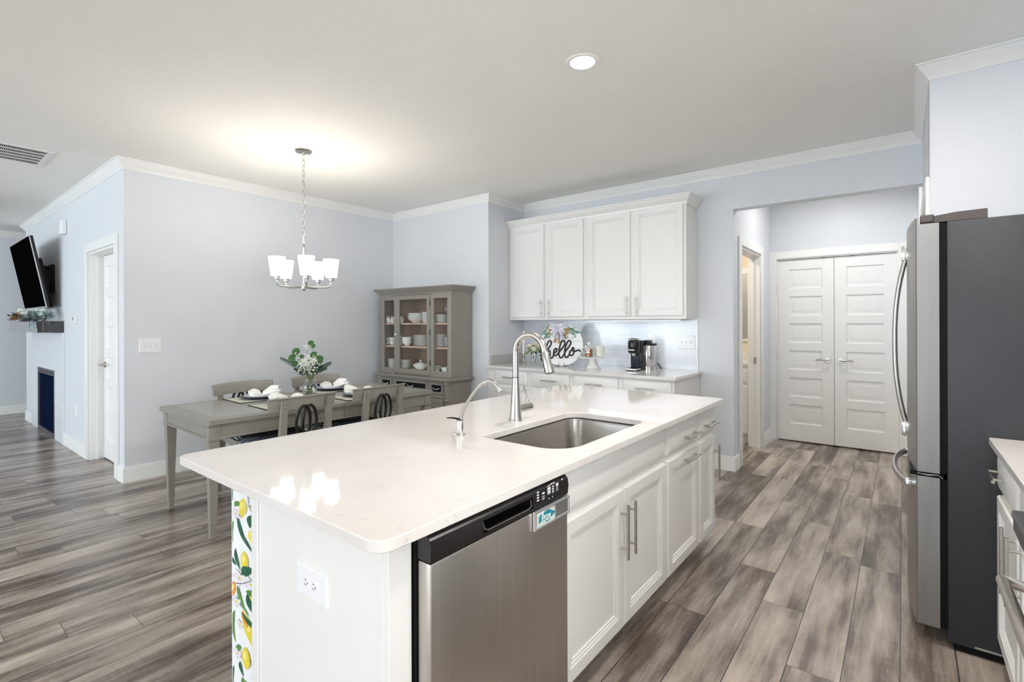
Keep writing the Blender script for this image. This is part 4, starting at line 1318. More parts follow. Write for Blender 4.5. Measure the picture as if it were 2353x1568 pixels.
# lower case
LF = 3.715
k = MB()
k.box(HX0+.02, LF, .06, HX1-.02, HYB, .722); k.box(HX0+.02, LF+.02, 0, HX1-.02, HYB, .06)
k.build('lower_case', M_grey, t, smooth=0)
k = MB().box(HX0-.035, LF-.035, .724, HX1+.035, HYB, .747, .004, 2); k.box(HX0-.022, LF-.022, .712, HX1+.022, HYB, .725, .003)
k.build('waist_top', M_grey, t, smooth=25)
for x in (HX0+.035, HX1-.035):
    k = MB().lathe([(.034, .0), (.034, .06), (.028, .065), (.028, .500), (.038, .504), (.040, .515), (.038, .526), (.028, .530), (.028, .680), (.036, .686), (.038, .698), (.034, .712)], (x, LF+.012, 0), 20)
    k.build('corner_column', M_grey, t)
k = MB().box(HX0+.06, LF-.010, .535, HX1-.06, LF, .560, .003); k.build('mid_moulding', M_grey, t)
for x0, x1, lb in ((-4.925, -4.725, 'left'), (-4.660, -4.110, 'middle'), (-4.062, -3.862, 'right')):
    dd = MB().rings((x0, LF, .576), (1, 0, 0), UP, (0, -1, 0), x1-x0, .122, [(0, .010), (.003, .014), (.024, .014), (.026, .006)]).build('drawer', M_grey, t, smooth=20)
    MB().box(x0+.025, LF-.0075, .601, x1-.025, LF-.0055, .673).build('black_panel', M_matblack, dd, label='black drawer panel')
    cx = (x0+x1)/2
    k = MB()
    k.tube([(cx-.045, LF-.012, .640), (cx-.038, LF-.024, .632), (cx, LF-.028, .630), (cx+.038, LF-.024, .632), (cx+.045, LF-.012, .640)], [.004, .005, .006, .005, .004], 8)
    for s in (-.045, .045): k.cyl((cx+s, LF-.006, .641), (cx+s, LF-.016, .641), .007, n=10)
    k.build('pull', M_chrome, dd)
for x0, x1 in ((-4.925, -4.520), (-4.515, -4.110), (-4.062, -3.862)):
    dd = MB().rings((x0, LF, .085), (1, 0, 0), UP, (0, -1, 0), x1-x0, .440, [(0, .010), (.003, .014), (.045, .014), (.050, .006), (.075, .006), (.085, .011)]).build('cupboard_door', M_grey, t, smooth=20)
    MB().sphere((x0+.03, LF-.022, .33), .011, 12, 8).build('knob', M_chrome, dd)

# ---- crockery inside ------------------------------------------------------------
def plate_stack(n, x, y, z, r, dz, nm, kind, where, group, bowl=False):
    s = r/.13
    if bowl: prof = [(0, .004), (.045*s, .004), (.060*s, .010), (.118*s, .044), (.130*s, .048), (.130*s, .046), (.064*s, .006), (.050*s, 0), (0, 0)]
    else: prof = [(0, .004), (.080*s, .004), (.088*s, .007), (.129*s, .0175), (.130*s, .0168), (.128*s, .0150), (.088*s, .0035), (.080*s, 0), (0, 0)]
    o = MB().lathe(prof, (0, 0, 0), 28).build(nm, M_china, origin=(0, 0, 0), smooth=40)
    for i in range(n):
        q = o if i == 0 else dup(o, (0, 0, 0))
        q.location = (x+.002*math.sin(i*2.3), y+.002*math.cos(i*1.7), z+.0004+dz*i)
        j = n-1-i
        tag(q, '%s %s%s' % ('topmost' if j == 0 else 'lowest' if i == 0 else nth(j)+' from the top', kind, where), 'bowl' if bowl else 'plate', group)
Z1, Z2, Z3 = 1.345, 1.076, .800
plate_stack(5, -4.475, 3.885, Z1, .112, .0165, 'soup_bowl', 'white soup bowl ', 'of the wide bowl stack, top cabinet shelf', 'soup bowls on the top shelf', True)
plate_stack(8, -4.275, 3.860, Z1, .066, .0155, 'side_plate', 'small white plate ', 'of the tall narrow stack, top cabinet shelf', 'small plates on the top shelf')
plate_stack(6, -4.085, 3.905, Z1, .108, .0155, 'dessert_plate', 'white plate ', 'of the right-hand stack, top cabinet shelf', 'plates at the right of the top shelf')
plate_stack(4, -4.610, 3.845, Z2, .064, .0185, 'small_bowl', 'small white bowl ', 'left of the big plates, middle cabinet shelf', 'small bowls on the middle shelf', True)
plate_stack(9, -4.395, 3.910, Z2, .126, .0140, 'dinner_plate', 'large white plate ', 'of the big central stack, middle cabinet shelf', 'large plates on the middle shelf')
plate_stack(9, -4.095, 3.900, Z2, .104, .0155, 'salad_plate', 'white plate ', 'of the right-hand stack, middle cabinet shelf', 'plates at the right of the middle shelf')
plate_stack(8, -4.895, 3.860, Z3, .062, .0132, 'saucer', 'white saucer ', 'of the left-hand stack, lowest cabinet shelf', 'saucers at the left of the lowest shelf')
plate_stack(8, -4.680, 3.870, Z3, .078, .0125, 'bread_plate', 'white bread plate ', 'of the stack left of the tureen', 'bread plates on the lowest shelf')
def make_cup(nm, r, h, m, band=None, tea=False):
    t = thing(nm, '', 'cup', (0, 0, 0))
    prof = [(0, .003), (r*.78, .003), (r*.97, h*.5), (r, h), (r*.94, h), (r*.90, h*.5), (r*.70, .006), (0, .006)] if not tea else \
           [(0, .002), (r*.45, .002), (r*.55, .008), (r*.85, h*.45), (r, h), (r*.96, h), (r*.80, h*.45), (r*.45, .010), (0, .010)]
    MB().lathe(prof, (0, 0, 0), 24).build('bowl', m, t, smooth=50)
    k = MB().tube([(-r*(.90+.62*math.sin(PI*(i+.4)/11.8)), 0, h*(.56+.30*math.cos(PI*(i+.4)/11.8))) for i in range(12)], .0042, 8)
    k.build('cup_handle', m, t)
    if band:
        k = MB()
        for i in range(9):
            a = 2*PI*i/9; b = a+.38
            vs = []
            for q, z in ((a, h*.98), (b, h*.98), (b-.05, h*.62), (a+.12, h*.70)):
                rr = r*(.97+.03*z/h)+.0012; vs.append((rr*math.cos(q), rr*math.sin(q), z))
            k.add(vs, [(0, 1, 2, 3)])
        k.build('dark_pattern', band, t, smooth=0)
    return t
m0 = make_cup('mug', .036, .078, M_china, M_matblack)
for i, (x, y, lb) in enumerate(((-4.928, 3.830, 'white mug with black pattern at the left end of the top cabinet shelf'), (-4.838, 3.830, 'white mug with black pattern, second from the left on the top cabinet shelf'), (-4.715, 3.845, 'white mug with black pattern behind the door stile of the top cabinet shelf'))):
    o = m0 if i == 0 else dup(m0, (0, 0, 0))
    o.location = (x, y, Z1+.0005); o.rotation_euler = (0, 0, 2.2); tag(o, lb, 'mug', 'patterned mugs on the top shelf')
c1 = make_cup('teacup', .046, .050, M_china, None, True)
for i, (z, lb) in enumerate(((Z2+.0005, 'white teacup at the left of the middle cabinet shelf, lower of two'), (Z2+.045, 'white teacup at the left of the middle cabinet shelf, upper of two'))):
    o = c1 if i == 0 else dup(c1, (0, 0, 0))
    o.location = (-4.875, 3.845, z); o.rotation_euler = (0, 0, .5); tag(o, lb, 'cup', 'teacups on the middle shelf')
t = thing('teapot', 'white lidded teapot left of the bowls on the middle shelf of the china cabinet', 'teapot', (-4.752, 3.865, Z2))
c = (-4.752, 3.865, Z2+.0005)
MB().lathe([(0, 0), (.030, 0), (.040, .010), (.056, .040), (.050, .066), (.032, .078), (0, .078)], c, 24).build('pot', M_china, t, smooth=50)
MB().lathe([(.034, .078), (.026, .092), (.010, .102), (.005, .106), (.010, .114), (0, .120)], c, 20).build('lid', M_china, t, smooth=50)
MB().tube([(c[0]+.045, c[1]-.012, c[2]+.040), (c[0]+.066, c[1]-.020, c[2]+.056), (c[0]+.076, c[1]-.024, c[2]+.082)], [.011, .008, .006], 10).build('spout', M_china, t)
MB().tube([(c[0]-.046, c[1], c[2]+.062), (c[0]-.076, c[1], c[2]+.066), (c[0]-.078, c[1], c[2]+.036), (c[0]-.052, c[1], c[2]+.024)], .0048, 8).build('pot_handle', M_china, t)
t = thing('soup_tureen', 'white oval covered tureen on its dish in the lowest cabinet shelf', 'tureen', (-4.415, 3.880, Z3))
c = (-4.415, 3.880, Z3+.0005)
MB().lathe([(0, 0), (.070, 0), (.098, .010), (.104, .013), (.070, .006), (0, .006)], c, 32, 1.25, .85).build('under_dish', M_china, t, smooth=50)
MB().lathe([(0, .007), (.045, .007), (.052, .014), (.080, .036), (.090, .056), (.080, .054), (0, .054)], c, 32, 1.2, .8).build('bowl', M_china, t, smooth=50)
lid = MB().lathe([(.086, .056), (.070, .070), (.040, .082), (.012, .088), (0, .088)], c, 32, 1.2, .8).build('lid', M_china, t, smooth=50)
MB().tube([(c[0]+.014*math.cos(a*PI/6), c[1], c[2]+.100+.014*math.sin(a*PI/6)) for a in range(12)], .0045, 8, closed=True).build('lid_loop', M_china, lid)
for s in (-1, 1): MB().tube([(c[0]+s*.098, c[1]-.012, c[2]+.046), (c[0]+s*.122, c[1]-.008, c[2]+.054), (c[0]+s*.122, c[1]+.008, c[2]+.054), (c[0]+s*.098, c[1]+.012, c[2]+.046)], .005, 8).build('side_handle', M_china, t)
t = thing('gravy_boat', 'small white gravy boat right of the tureen on the lowest cabinet shelf', 'jug', (-4.125, 3.870, Z3))
c = (-4.125, 3.870, Z3+.0005)
MB().lathe([(0, 0), (.026, 0), (.022, .010), (.038, .034), (.046, .060), (.043, .060), (.030, .030), (0, .020)], c, 24, 1.25, .8).build('body', M_china, t, smooth=50)
MB().tube([(c[0]-.050, c[1], c[2]+.055), (c[0]-.078, c[1], c[2]+.060), (c[0]-.074, c[1], c[2]+.028), (c[0]-.042, c[1], c[2]+.022)], .0042, 8).build('side_handle', M_china, t)
k = MB(); vs = []
for h, z in ((.032, .0), (.044, .055), (.048, .057), (.045, .057), (.034, .008)):
    vs += [(-3.945+sx*h, 3.835+sy*h*.8, Z3+.0005+z) for sx, sy in ((-1, -1), (1, -1), (1, 1), (-1, 1))]
k.add(vs, [(j*4+i, j*4+(i+1) % 4, j*4+4+(i+1) % 4, j*4+4+i) for j in range(4) for i in range(4)]+[(3, 2, 1, 0), (16, 17, 18, 19)])
tag(k.build('square_bowl', M_china, origin=(-3.945, 3.835, Z3), smooth=25), 'square white bowl at the right end of the lowest cabinet shelf', 'bowl')
t = tag(MB().lathe([(0, 0), (.030, 0), (.028, .003), (.005, .008), (.004, .075), (.012, .085), (.034, .115), (.036, .145), (.030, .185), (.0285, .185), (.034, .145), (.032, .117), (.010, .088), (0, .084)], (-3.925, 3.835, Z1+.0005), 24).build('wine_glass', M_glass, origin=(-3.925, 3.835, Z1), fix=False),
        'clear stemmed wine glass at the right end of the top cabinet shelf', 'glass')
tag(MB().lathe([(0, 0), (.028, 0), (.032, .110), (.0305, .110), (.026, .006), (0, .006)], (-3.945, 3.820, Z2+.0005), 24).build('tumbler', M_glass, origin=(-3.945, 3.820, Z2), fix=False),
    'clear tumbler at the right end of the middle cabinet shelf', 'glass')

# ================================================================ chandelier
LX, LY = -3.803, 2.112
t = thing('chandelier', 'five-light brushed nickel chandelier hanging on a chain over the dining table', 'chandelier', (LX, LY, CEIL))
MB().lathe([(0, 0), (.066, 0), (.067, -.006), (.060, -.016), (.030, -.022), (.014, -.026), (.010, -.036), (0, -.038)], (LX, LY, CEIL), 28).build('canopy', M_nickel, t)
z = CEIL-.034; i = 0
LKH = .046
while z-LKH > 1.985:
    pts = []
    for j in range(14):
        a = 2*PI*j/14; h = (LKH/2+.006)*math.sin(a); w = .0105*math.cos(a)
        pts.append((LX+(w if i % 2 == 0 else 0), LY+(0 if i % 2 == 0 else w), z-LKH/2+h))
    MB().tube(pts, .0022, 6, closed=True).build('chain_link', M_nickel, t)
    z -= LKH-.004; i += 1
MB().tube([(LX+.006*math.sin(q*.9), LY+.006*math.cos(q*.9), CEIL-.04-q*.04) for q in range(19)], .0016, 5).build('power_cord', mat('clear_cord', rgb(190, 188, 180), .4), t)
k = MB().lathe([(.004, 1.995), (.008, 1.985), (.008, 1.970), (.011, 1.962), (.0095, 1.950), (.0085, 1.66), (.020, 1.655), (.022, 1.640), (.020, 1.622), (.010, 1.617), (.007, 1.606), (0, 1.602)], (LX, LY, 0), 20)
k.build('stem', M_nickel, t)
M_shade = emit('lit_frosted_glass', (1.0, .965, .91), 1.5)
CR3, CT3 = Vector((.786, .619, 0)), Vector((.619, -.786, 0))
for j in range(5):
    a = math.radians(27.5+72*j)
    d = CR3*math.sin(a)+CT3*math.cos(a)
    R = .210; p = lambda r, z: Vector((LX, LY, z))+d*r
    MB().tube([p(.015, 1.637), p(.10, 1.634), p(.160, 1.634), p(.190, 1.638), p(.205, 1.652), p(R, 1.675), p(R, 1.690)], .0062, 10).build('arm', M_nickel, t)
    c = p(R, 0)
    s = MB().lathe([(.014, 1.684), (.020, 1.688), (.021, 1.704), (.0255, 1.706), (.0265, 1.716), (.020, 1.717)], (c.x, c.y, 0), 20).build('socket_cup', M_nickel, t)
    sh = MB().lathe([(.026, 1.714), (.042, 1.714), (.044, 1.718), (.0625, 1.862), (.0605, 1.862), (.042, 1.722), (.026, 1.720)], (c.x, c.y, 0), 28).build('shade', M_shade, t, label='glowing frosted white glass shade')
    pl = bpy.data.lights.new('chandelier_bulb', 'POINT'); pl.energy = 1.35; pl.color = (1, .96, .91); pl.shadow_soft_size = .03
    po = bpy.data.objects.new('chandelier_bulb', pl); COL.objects.link(po); po.location = (c.x, c.y, 1.855)
# ================================================================ coffee counter things
CZ = ZT+.0005
# hello sign on a wire easel
SGX, SGY = -2.822, 4.420
SA = math.radians(32)                     # turned toward the room
SD = .223
sgM = Matrix.Translation((SGX, SGY, CZ+.006+SD)) @ Matrix.Rotation(SA, 4, 'Z') @ Matrix.Rotation(math.radians(-7), 4, 'X')
t = thing('hello_sign', 'round white shiplap hello sign with a bow, standing on the coffee counter', 'sign', (SGX, SGY, CZ))
M_board = mat('white_board', rgb(243, 244, 245), .6, vary=.01)
k = MB()
zs = [-1, -.63, -.22, .15, .52, 1]           # boards
for a, b in zip(zs, zs[1:]):
    a2, b2 = a*SD+.0012, b*SD-.0012
    if a == -1: a2 = -SD
    if b == 1: b2 = SD
    pts = []
    for i in range(13):
        z = a2+(b2-a2)*i/12; pts.append((math.sqrt(max(0, SD*SD-z*z)), z))
    pts += [(-x, z) for x, z in pts[::-1]]
    pts = [p for i, p in enumerate(pts) if i == 0 or (abs(p[0]-pts[i-1][0])+abs(p[1]-pts[i-1][1])) > 1e-5]
    k.prism(pts, 'y', -.008, .004)
k.xform(sgM).build('board', M_board, t, smooth=0)
k = MB().lathe([(SD-.002, .0035), (SD, .0035), (SD, .010), (SD-.06, .010), (0, .010)], (0, 0, 0), 48).xform(sgM @ Matrix.Rotation(-PI/2, 4, 'X'))
k.build('backing', mat('sign_backing', rgb(140, 140, 142), .7), t)
def HP(x, y): return ((x-838)/640, (808-y)/640)
HELLO = [
 [(405, 985), (480, 885), (528, 780), (516, 712), (465, 706), (415, 790), (390, 900), (396, 1010), (402, 1120), (398, 1215), (404, 1100), (440, 1015), (484, 1005), (496, 1080), (492, 1170), (530, 1228), (580, 1180), (606, 1090),
  (665, 1040), (704, 975), (668, 930), (618, 985), (600, 1080), (632, 1148), (690, 1134), (745, 1070),
  (815, 985), (890, 880), (938, 780), (915, 704), (864, 704), (808, 800), (772, 950), (760, 1100), (792, 1205), (846, 1205), (892, 1140),
  (955, 1020), (1050, 890), (1114, 775), (1090, 700), (1036, 708), (978, 820), (940, 960), (930, 1100), (962, 1198), (1012, 1192), (1062, 1120), (1090, 1040)],
 [(1150, 985), (1100, 1010), (1074, 1075), (1100, 1135), (1155, 1135), (1200, 1070), (1205, 985), (1200, 920), (1168, 910), (1150, 955), (1180, 1010), (1240, 1020), (1310, 988), (1370, 990), (1410, 1030)]]
k = MB()
stroke_text(k, [[HP(*p) for p in s] for s in HELLO], (0, -.010, 0), (1, 0, 0), UP, (0, -1, 0), SD, .0082, 0)
k.xform(sgM).build('lettering', mat('sign_black', rgb(18, 19, 30), .4), t, label='black script lettering reading hello')
# bow: striped ribbon loops with burlap loops and tails behind
M_rib = mat('grey_white_ribbon', rgb(196, 200, 220), .7, vary=.05); M_ribw = mat('ribbon_edge', rgb(244, 244, 246), .7); M_bur = mat('burlap', rgb(176, 150, 108), .85, vary=.12, nscale=120)
def loop_quad(k, c, tip, wid, d0, lift):
    """ribbon loop from the knot c to tip as a folded band"""
    c, tp = Vector((c[0], d0, c[1])), Vector((tip[0], d0-lift, tip[1]))
    ax = (tp-c); s = Vector((-ax.z, 0, ax.x)).normalized()
    n = 8; row = []
    for i in range(n+1):
        u = i/n; f = math.sin(u*PI)
        row.append((c+ax*u-Vector((0, lift*f*1.2, 0)), wid*(.35+.65*min(1, u*1.6))))
    for lo, hi, m in ((-.5, -.36, 1), (-.36, .36, 0), (.36, .5, 1)):
        k.m = m
        vs = []
        for p, w in row: vs += [p+s*w*lo, p+s*w*hi]
        k.add(vs, [(2*i, 2*i+1, 2*i+3, 2*i+2) for i in range(n)])
    k.m = 0
    a = row[-1][0]; b = c+Vector((0, .010, 0)); w = row[-1][1]
    k.add([a+s*w*.5, a-s*w*.5, b-s*w*.3, b+s*w*.3], [(0, 1, 2, 3)])
kb = MB()
kc = HP(735, 340); kc = (kc[0]*SD, kc[1]*SD)
def sp_(x, y): q = HP(x, y); return (q[0]*SD, q[1]*SD)
for tip, w in (((425, 275), .050), ((455, 480), .046), ((1000, 510), .046), ((1075, 380), .050)):
    loop_quad(kb, kc, sp_(*tip), w, -.013, .014)
for tip, w in (((630, 760), .028), ((770, 790), .026), ((985, 640), .030)):
    kb.m = 0; a, b = Vector((kc[0], -.013, kc[1])), Vector((*sp_(*tip),)); b = Vector((b.x, -.013, b.y)); s = Vector((-(b-a).z, 0, (b-a).x)).normalized()
    kb.add([a+s*w*.25, a-s*w*.25, b-s*w*.5+Vector((0, -.004, 0)), b+s*w*.5+Vector((0, -.004, 0))], [(0, 1, 2, 3)])
kb.mi = [0]*len(kb.mi)
kb.xform(sgM).build('burlap_bow', M_bur, t, fix=False, smooth=0)
kr = MB()
for tip, w in (((480, 255), .056), ((1000, 235), .056), ((545, 510), .056), ((905, 485), .056)):
    loop_quad(kr, kc, sp_(*tip), w, -.022, .018)
kr.m = 0
for tip in ((700, 640), (900, 660)):
    a = Vector((kc[0], -.022, kc[1])); b = sp_(*tip); b = Vector((b[0], -.024, b[1])); s = Vector((-(b-a).z, 0, (b-a).x)).normalized(); w = .034
    kr.add([a+s*w*.2, a-s*w*.2, b-s*w*.5, b+s*w*.5], [(0, 1, 2, 3)])
kr.sphere((kc[0], -.026, kc[1]), .009, 10, 7)
kr.xform(sgM).build('ribbon_bow', [M_rib, M_ribw], t, fix=False, smooth=0)
k = MB()
for a, b, w in (((1000, 300), (1360, 470), .026), ((1100, 370), (1525, 480), .018), ((1080, 430), (1280, 560), .014), ((1020, 330), (1230, 320), .016), ((470, 470), (225, 510), .016), ((470, 450), (280, 670), .026), ((520, 560), (360, 620), .014), ((420, 330), (270, 460), .014), ((560, 230), (360, 300), .014)):
    A, B = sp_(*a), sp_(*b); L = math.hypot(B[0]-A[0], B[1]-A[1])
    k.leaf((A[0], -.012, A[1]), (B[0]-A[0], -.01, B[1]-A[1]), (0, -1, .3), L, w, .08, 6)
rs = random.Random(4)
for i in range(26):
    x = rs.choice((rs.uniform(1000, 1290), rs.uniform(270, 520))); y = rs.uniform(250, 620)
    if abs(x-760) < 260: continue
    p = sp_(x, y); k.leaf((p[0], -.012, p[1]), (rs.uniform(-1, 1), -.3, rs.uniform(-1, 1)), (0, -1, 0), .02, .010, .1, 4)
k.xform(sgM).build('leaves', M_teal, t, fix=False)
pts = [(.05*math.cos(PI*i/10)-.0, .006, SD-.006+.016*math.sin(PI*i/10)) for i in range(11)]
MB().tube(pts, .0012, 6).xform(sgM).build('hanging_wire', M_matblack, t)
# wire easel
t = thing('wire_easel', 'thin black wire easel holding the round hello sign', 'easel', (SGX, SGY, CZ))
k = MB()
eM = Matrix.Translation((SGX, SGY, CZ)) @ Matrix.Rotation(SA, 4, 'Z')
for x in (-.028, .028):
    k.tube([(x, -.050, .040), (x, -.052, .028), (x, -.052, .003), (x, .02, .003), (x*2.2, .090, .003)], .0022, 6)
    k.tube([(x, .02, .003), (x, .045, .12)], .0022, 6)
k.tube([(-.028, .045, .12), (.028, .045, .12)], .0022, 6)
k.xform(eM).build('frame', M_matblack, t)

# mason jar of cream flowers and a candlestick
JX, JY = -3.110, 4.330
t = thing('flower_jar', 'clear patterned glass jar of cream roses left of the hello sign', 'vase', (JX, JY, CZ))
MB().lathe([(0, 0), (.032, 0), (.036, .006), (.037, .070), (.032, .085), (.032, .100), (.034, .101), (.034, .104), (.030, .104), (.030, .084), (.034, .068), (.033, .010), (0, .010)], (JX, JY, CZ), 24).build('glass', M_glass, t, fix=False)
k = MB()
for i in range(6):
    a = i*PI/3
    k.tube([(JX+.0375*math.cos(a+s*.5*q), JY+.0375*math.sin(a+s*.5*q), CZ+.012+.056*q) for s in (1,) for q in (0, .5, 1)], .0016, 5)
    k.tube([(JX+.0375*math.cos(a-.5*q), JY+.0375*math.sin(a-.5*q), CZ+.012+.056*q) for q in (0, .5, 1)], .0016, 5)
k.build('diamond_pattern', M_glass, t)
k = MB(); rs = random.Random(11)
def rose(k, c, r):
    c = Vector(c)
    for L in range(3):
        for j in range(6):
            a = 2*PI*j/6+L*.5
            d = Vector((math.cos(a), math.sin(a), .35+.6*L))
            k.leaf(c-Vector((0, 0, r*.5)), d, UP, r*1.25*(1-.15*L), r*1.1, -.35, 4, .75)
    k.sphere(c, r*.55, 10, 7)
for a, d, z, r in ((-.042, .03, .170, .034), (-.006, .058, .148, .034), (.040, .03, .176, .034), (.030, -.03, .16, .028), (-.03, -.03, .17, .028), (.012, .015, .190, .028)):
    rose(k, Vector((JX, JY, CZ+z))+CRV*a+CFV*d, r)
k.build('roses', M_cream, t, fix=False)
k = MB()
for i in range(22):
    a = rs.uniform(0, 2*PI); r = rs.uniform(.02, .06); z = rs.uniform(.100, .175)
    k.leaf((JX+r*math.cos(a), JY+r*math.sin(a), CZ+z), (math.cos(a), math.sin(a), rs.uniform(-.3, .7)), UP, rs.uniform(.03, .05), .022, .25)
for a, z in ((.058, .11), (.064, .075), (.068, .04)):
    k.leaf(Vector((JX, JY, CZ+z+.03))+CRV*(a-.02)+CFV*.02, CRV*.6-UP*.8, CFV, .05, .022, .1)
for i in range(5): k.tube([(JX+.012*math.cos(i), JY+.012*math.sin(i), CZ+.02), (JX+.03*math.cos(i*1.3), JY+.03*math.sin(i*1.3), CZ+.15)], .002, 5)
k.build('leaves', M_green, t, fix=False)
k = MB()
for i in range(26):
    a = rs.uniform(0, 2*PI); r = rs.uniform(.045, .075); z = rs.uniform(.10, .17)
    k.sphere((JX+r*math.cos(a), JY+r*math.sin(a), CZ+z), rs.uniform(.006, .010), 6, 5)
k.build('small_buds', M_green2, t)['kind'] = 'stuff'
t.scale = (1.3, 1.3, 1.22)
KX, KY2 = -3.250, 4.330
t = thing('candlestick', 'slender silver candlestick with a white taper candle beside the flower jar', 'candlestick', (KX, KY2, CZ))
MB().lathe([(0, 0), (.036, 0), (.034, .006), (.014, .014), (.007, .022), (.010, .032), (.006, .042), (.0055, .085), (.010, .095), (.006, .104), (.008, .118), (.015, .124), (.015, .140), (.012, .140), (0, .134)], (KX, KY2, CZ), 20).build('stick', mat('antique_silver', (.62, .58, .48), .22, 1, vary=.05), t)
MB().lathe([(.011, .135), (.0105, .355), (.007, .366), (0, .372)], (KX, KY2, CZ), 16).build('candle', mat('candle_wax', rgb(245, 243, 238), .45), t)
MB().cyl((KX, KY2, CZ+.370), (KX+.002, KY2, CZ+.392), .0018, n=6).build('wick', M_plate, t)

# cake stand with mugs and a syrup bottle
PX, PY = -2.435, 4.395
t = thing('cake_stand', 'white ceramic pedestal cake stand on the coffee counter', 'cake stand', (PX, PY, CZ))
MB().lathe([(0, .0), (.076, 0), (.078, .004), (.064, .014), (.050, .035), (.040, .075), (.038, .098), (0, .098)], (PX, PY, CZ), 36).build('pedestal', M_china, t, smooth=50)
MB().lathe([(0, .097), (.040, .097), (.11, .1005), (.150, .106), (.157, .112), (.157, .116), (.150, .117), (0, .116)], (PX, PY, CZ), 48).build('plate', M_china, t, smooth=40)
M_mug = mat('pale_stoneware', rgb(232, 231, 224), .3, vary=.01)
mg = make_cup('mug', .052, .108, M_mug)
SZ = CZ+.1175
for i, (dx, dy, rz, lb) in enumerate(((.058, .030, PI+.35, 'pale stoneware mug on the right of the cake stand'), (-.058, .035, .2, 'pale stoneware mug on the left of the cake stand'))):
    o = mg if i == 0 else dup(mg, (0, 0, 0))
    o.location = (PX+dx, PY+dy, SZ); o.rotation_euler = (0, 0, rz); tag(o, lb, 'mug', 'stoneware mugs on the cake stand')
BX, BY = PX-.012, PY-.062
t = thing('syrup_bottle', 'small glass bottle of amber syrup with a white tag on the cake stand', 'bottle', (BX, BY, SZ))
MB().lathe([(0, 0), (.036, 0), (.038, .006), (.038, .085), (.028, .104), (.015, .112), (.015, .130), (.013, .130), (.013, .112), (.026, .102), (.0365, .084), (.0365, .006), (0, .004)], (BX, BY, SZ), 24).build('glass', M_glass, t, fix=False)
MB().lathe([(0, .005), (.0355, .006), (.0355, .078), (0, .078)], (BX, BY, SZ), 24).build('syrup', mat('amber_syrup', rgb(176, 96, 24), .15, vary=.1), t)
MB().lathe([(.017, .128), (.0175, .146), (0, .147)], (BX, BY, SZ), 20).build('cap', M_plate, t)
k = MB(); tM = Matrix.Translation((BX, BY, SZ)) @ Matrix.Rotation(math.radians(28), 4, 'Z')
pts = [(.019*math.cos(a*PI/12)-.010, .072+.019*math.sin(a*PI/12)) for a in range(24)]
k.prism(pts, 'y', -.042, -.0405); k.prism([(-.030, .040), (.012, .040), (.012, .050), (-.030, .050)], 'y', -.042, -.0405)
k.xform(tM).build('paper_tag', M_plate, t, smooth=0)
k = MB()
pts = [(.010*math.cos(a*PI/12)-.010, .072+.010*math.sin(a*PI/12)) for a in range(24)]
k.prism(pts, 'y', -.0424, -.0420); k.xform(tM).build('tag_mark', mat('tag_grey_mark', rgb(150, 150, 152), .6), t, smooth=0)

# coffee machine
QX, QY = -2.000, 4.500
t = thing('coffee_machine', 'black and chrome pod coffee machine on the coffee counter near the outlet', 'coffee machine', (QX, QY, CZ))
k = MB()
x0, x1 = QX-.070, QX+.045
k.box(x0, 4.375, CZ, x1, 4.585, CZ+.012, .004)
k.box(x0, 4.470, CZ+.012, x1, 4.585, CZ+.285, .012, 3)
k.build('body', M_black, t)
k = MB().lathe([(0, .165), (.048, .165), (.055, .175), (.057, .270), (.052, .284), (.044, .290), (0, .292)], (QX-.012, 4.425, CZ), 28)
k.build('brew_head', M_black, t)
MB().lathe([(.050, .290), (.052, .295), (.040, .305), (.018, .310), (0, .310)], (QX-.012, 4.440, CZ), 24).build('dome_lid', M_chrome, t)
MB().tube([(QX-.062, 4.455, CZ+.290), (QX-.058, 4.400, CZ+.302), (QX-.012, 4.378, CZ+.310), (QX+.034, 4.400, CZ+.302), (QX+.038, 4.455, CZ+.290)], .0042, 8).build('lid_lever', M_chrome, t)
MB().box(QX-.042, 4.364, CZ+.192, QX+.018, 4.374, CZ+.203, .003).build('chrome_strip', M_chrome, t)
MB().lathe([(.012, .140), (.016, .165), (.022, .172)], (QX-.012, 4.415, CZ), 16).build('spout', M_chrome, t)
k = MB().box(x0-.004, 4.352, CZ+.006, x1-.006, 4.470, CZ+.024, .006, 2)
k.build('drip_tray', M_chrome, t)
k = MB()
for i in range(7): k.box(x0+.010, 4.366+i*.014, CZ+.0240, x1-.020, 4.370+i*.014, CZ+.0248)
k.build('tray_grille', M_matblack, t, smooth=0)
MB().box(x0+.018, 4.462, CZ+.030, x1-.020, 4.471, CZ+.155, .003).build('back_plate', mat('blue_black_gloss', (.010, .010, .03), .12), t)
k = MB().lathe([(0, 0), (.078, 0), (.078, .030), (.074, .032), (.076, .036), (.076, .232), (.074, .236), (0, .236)], (QX+.048, 4.620, CZ), 36)
k.build('water_tank', mat('polished_steel', (.62, .60, .60), .14, 1, vary=.04, nscale=20), t)
k = MB().lathe([(.080, .236), (.082, .240), (.082, .250), (.078, .254), (0, .255)], (QX+.048, 4.620, CZ), 36)
k.build('tank_lid', M_black, t)
MB().box(QX+.0, 4.560, CZ+.250, QX+.085, 4.640, CZ+.285, .010, 2).build('tank_handle', M_black, t)
MB().box(x0-.012, 4.47, CZ+.232, x0+.004, 4.52, CZ+.252, .003).build('side_latch', M_black, t)
k = MB().tube([(QX+.124, 4.66, CZ+.06), (QX+.140, 4.68, CZ+.03), (QX+.145, 4.69, CZ+.012), (QX+.15, 4.70, CZ+.007)], .005, 8)
k.build('power_cord', M_matblack, t)

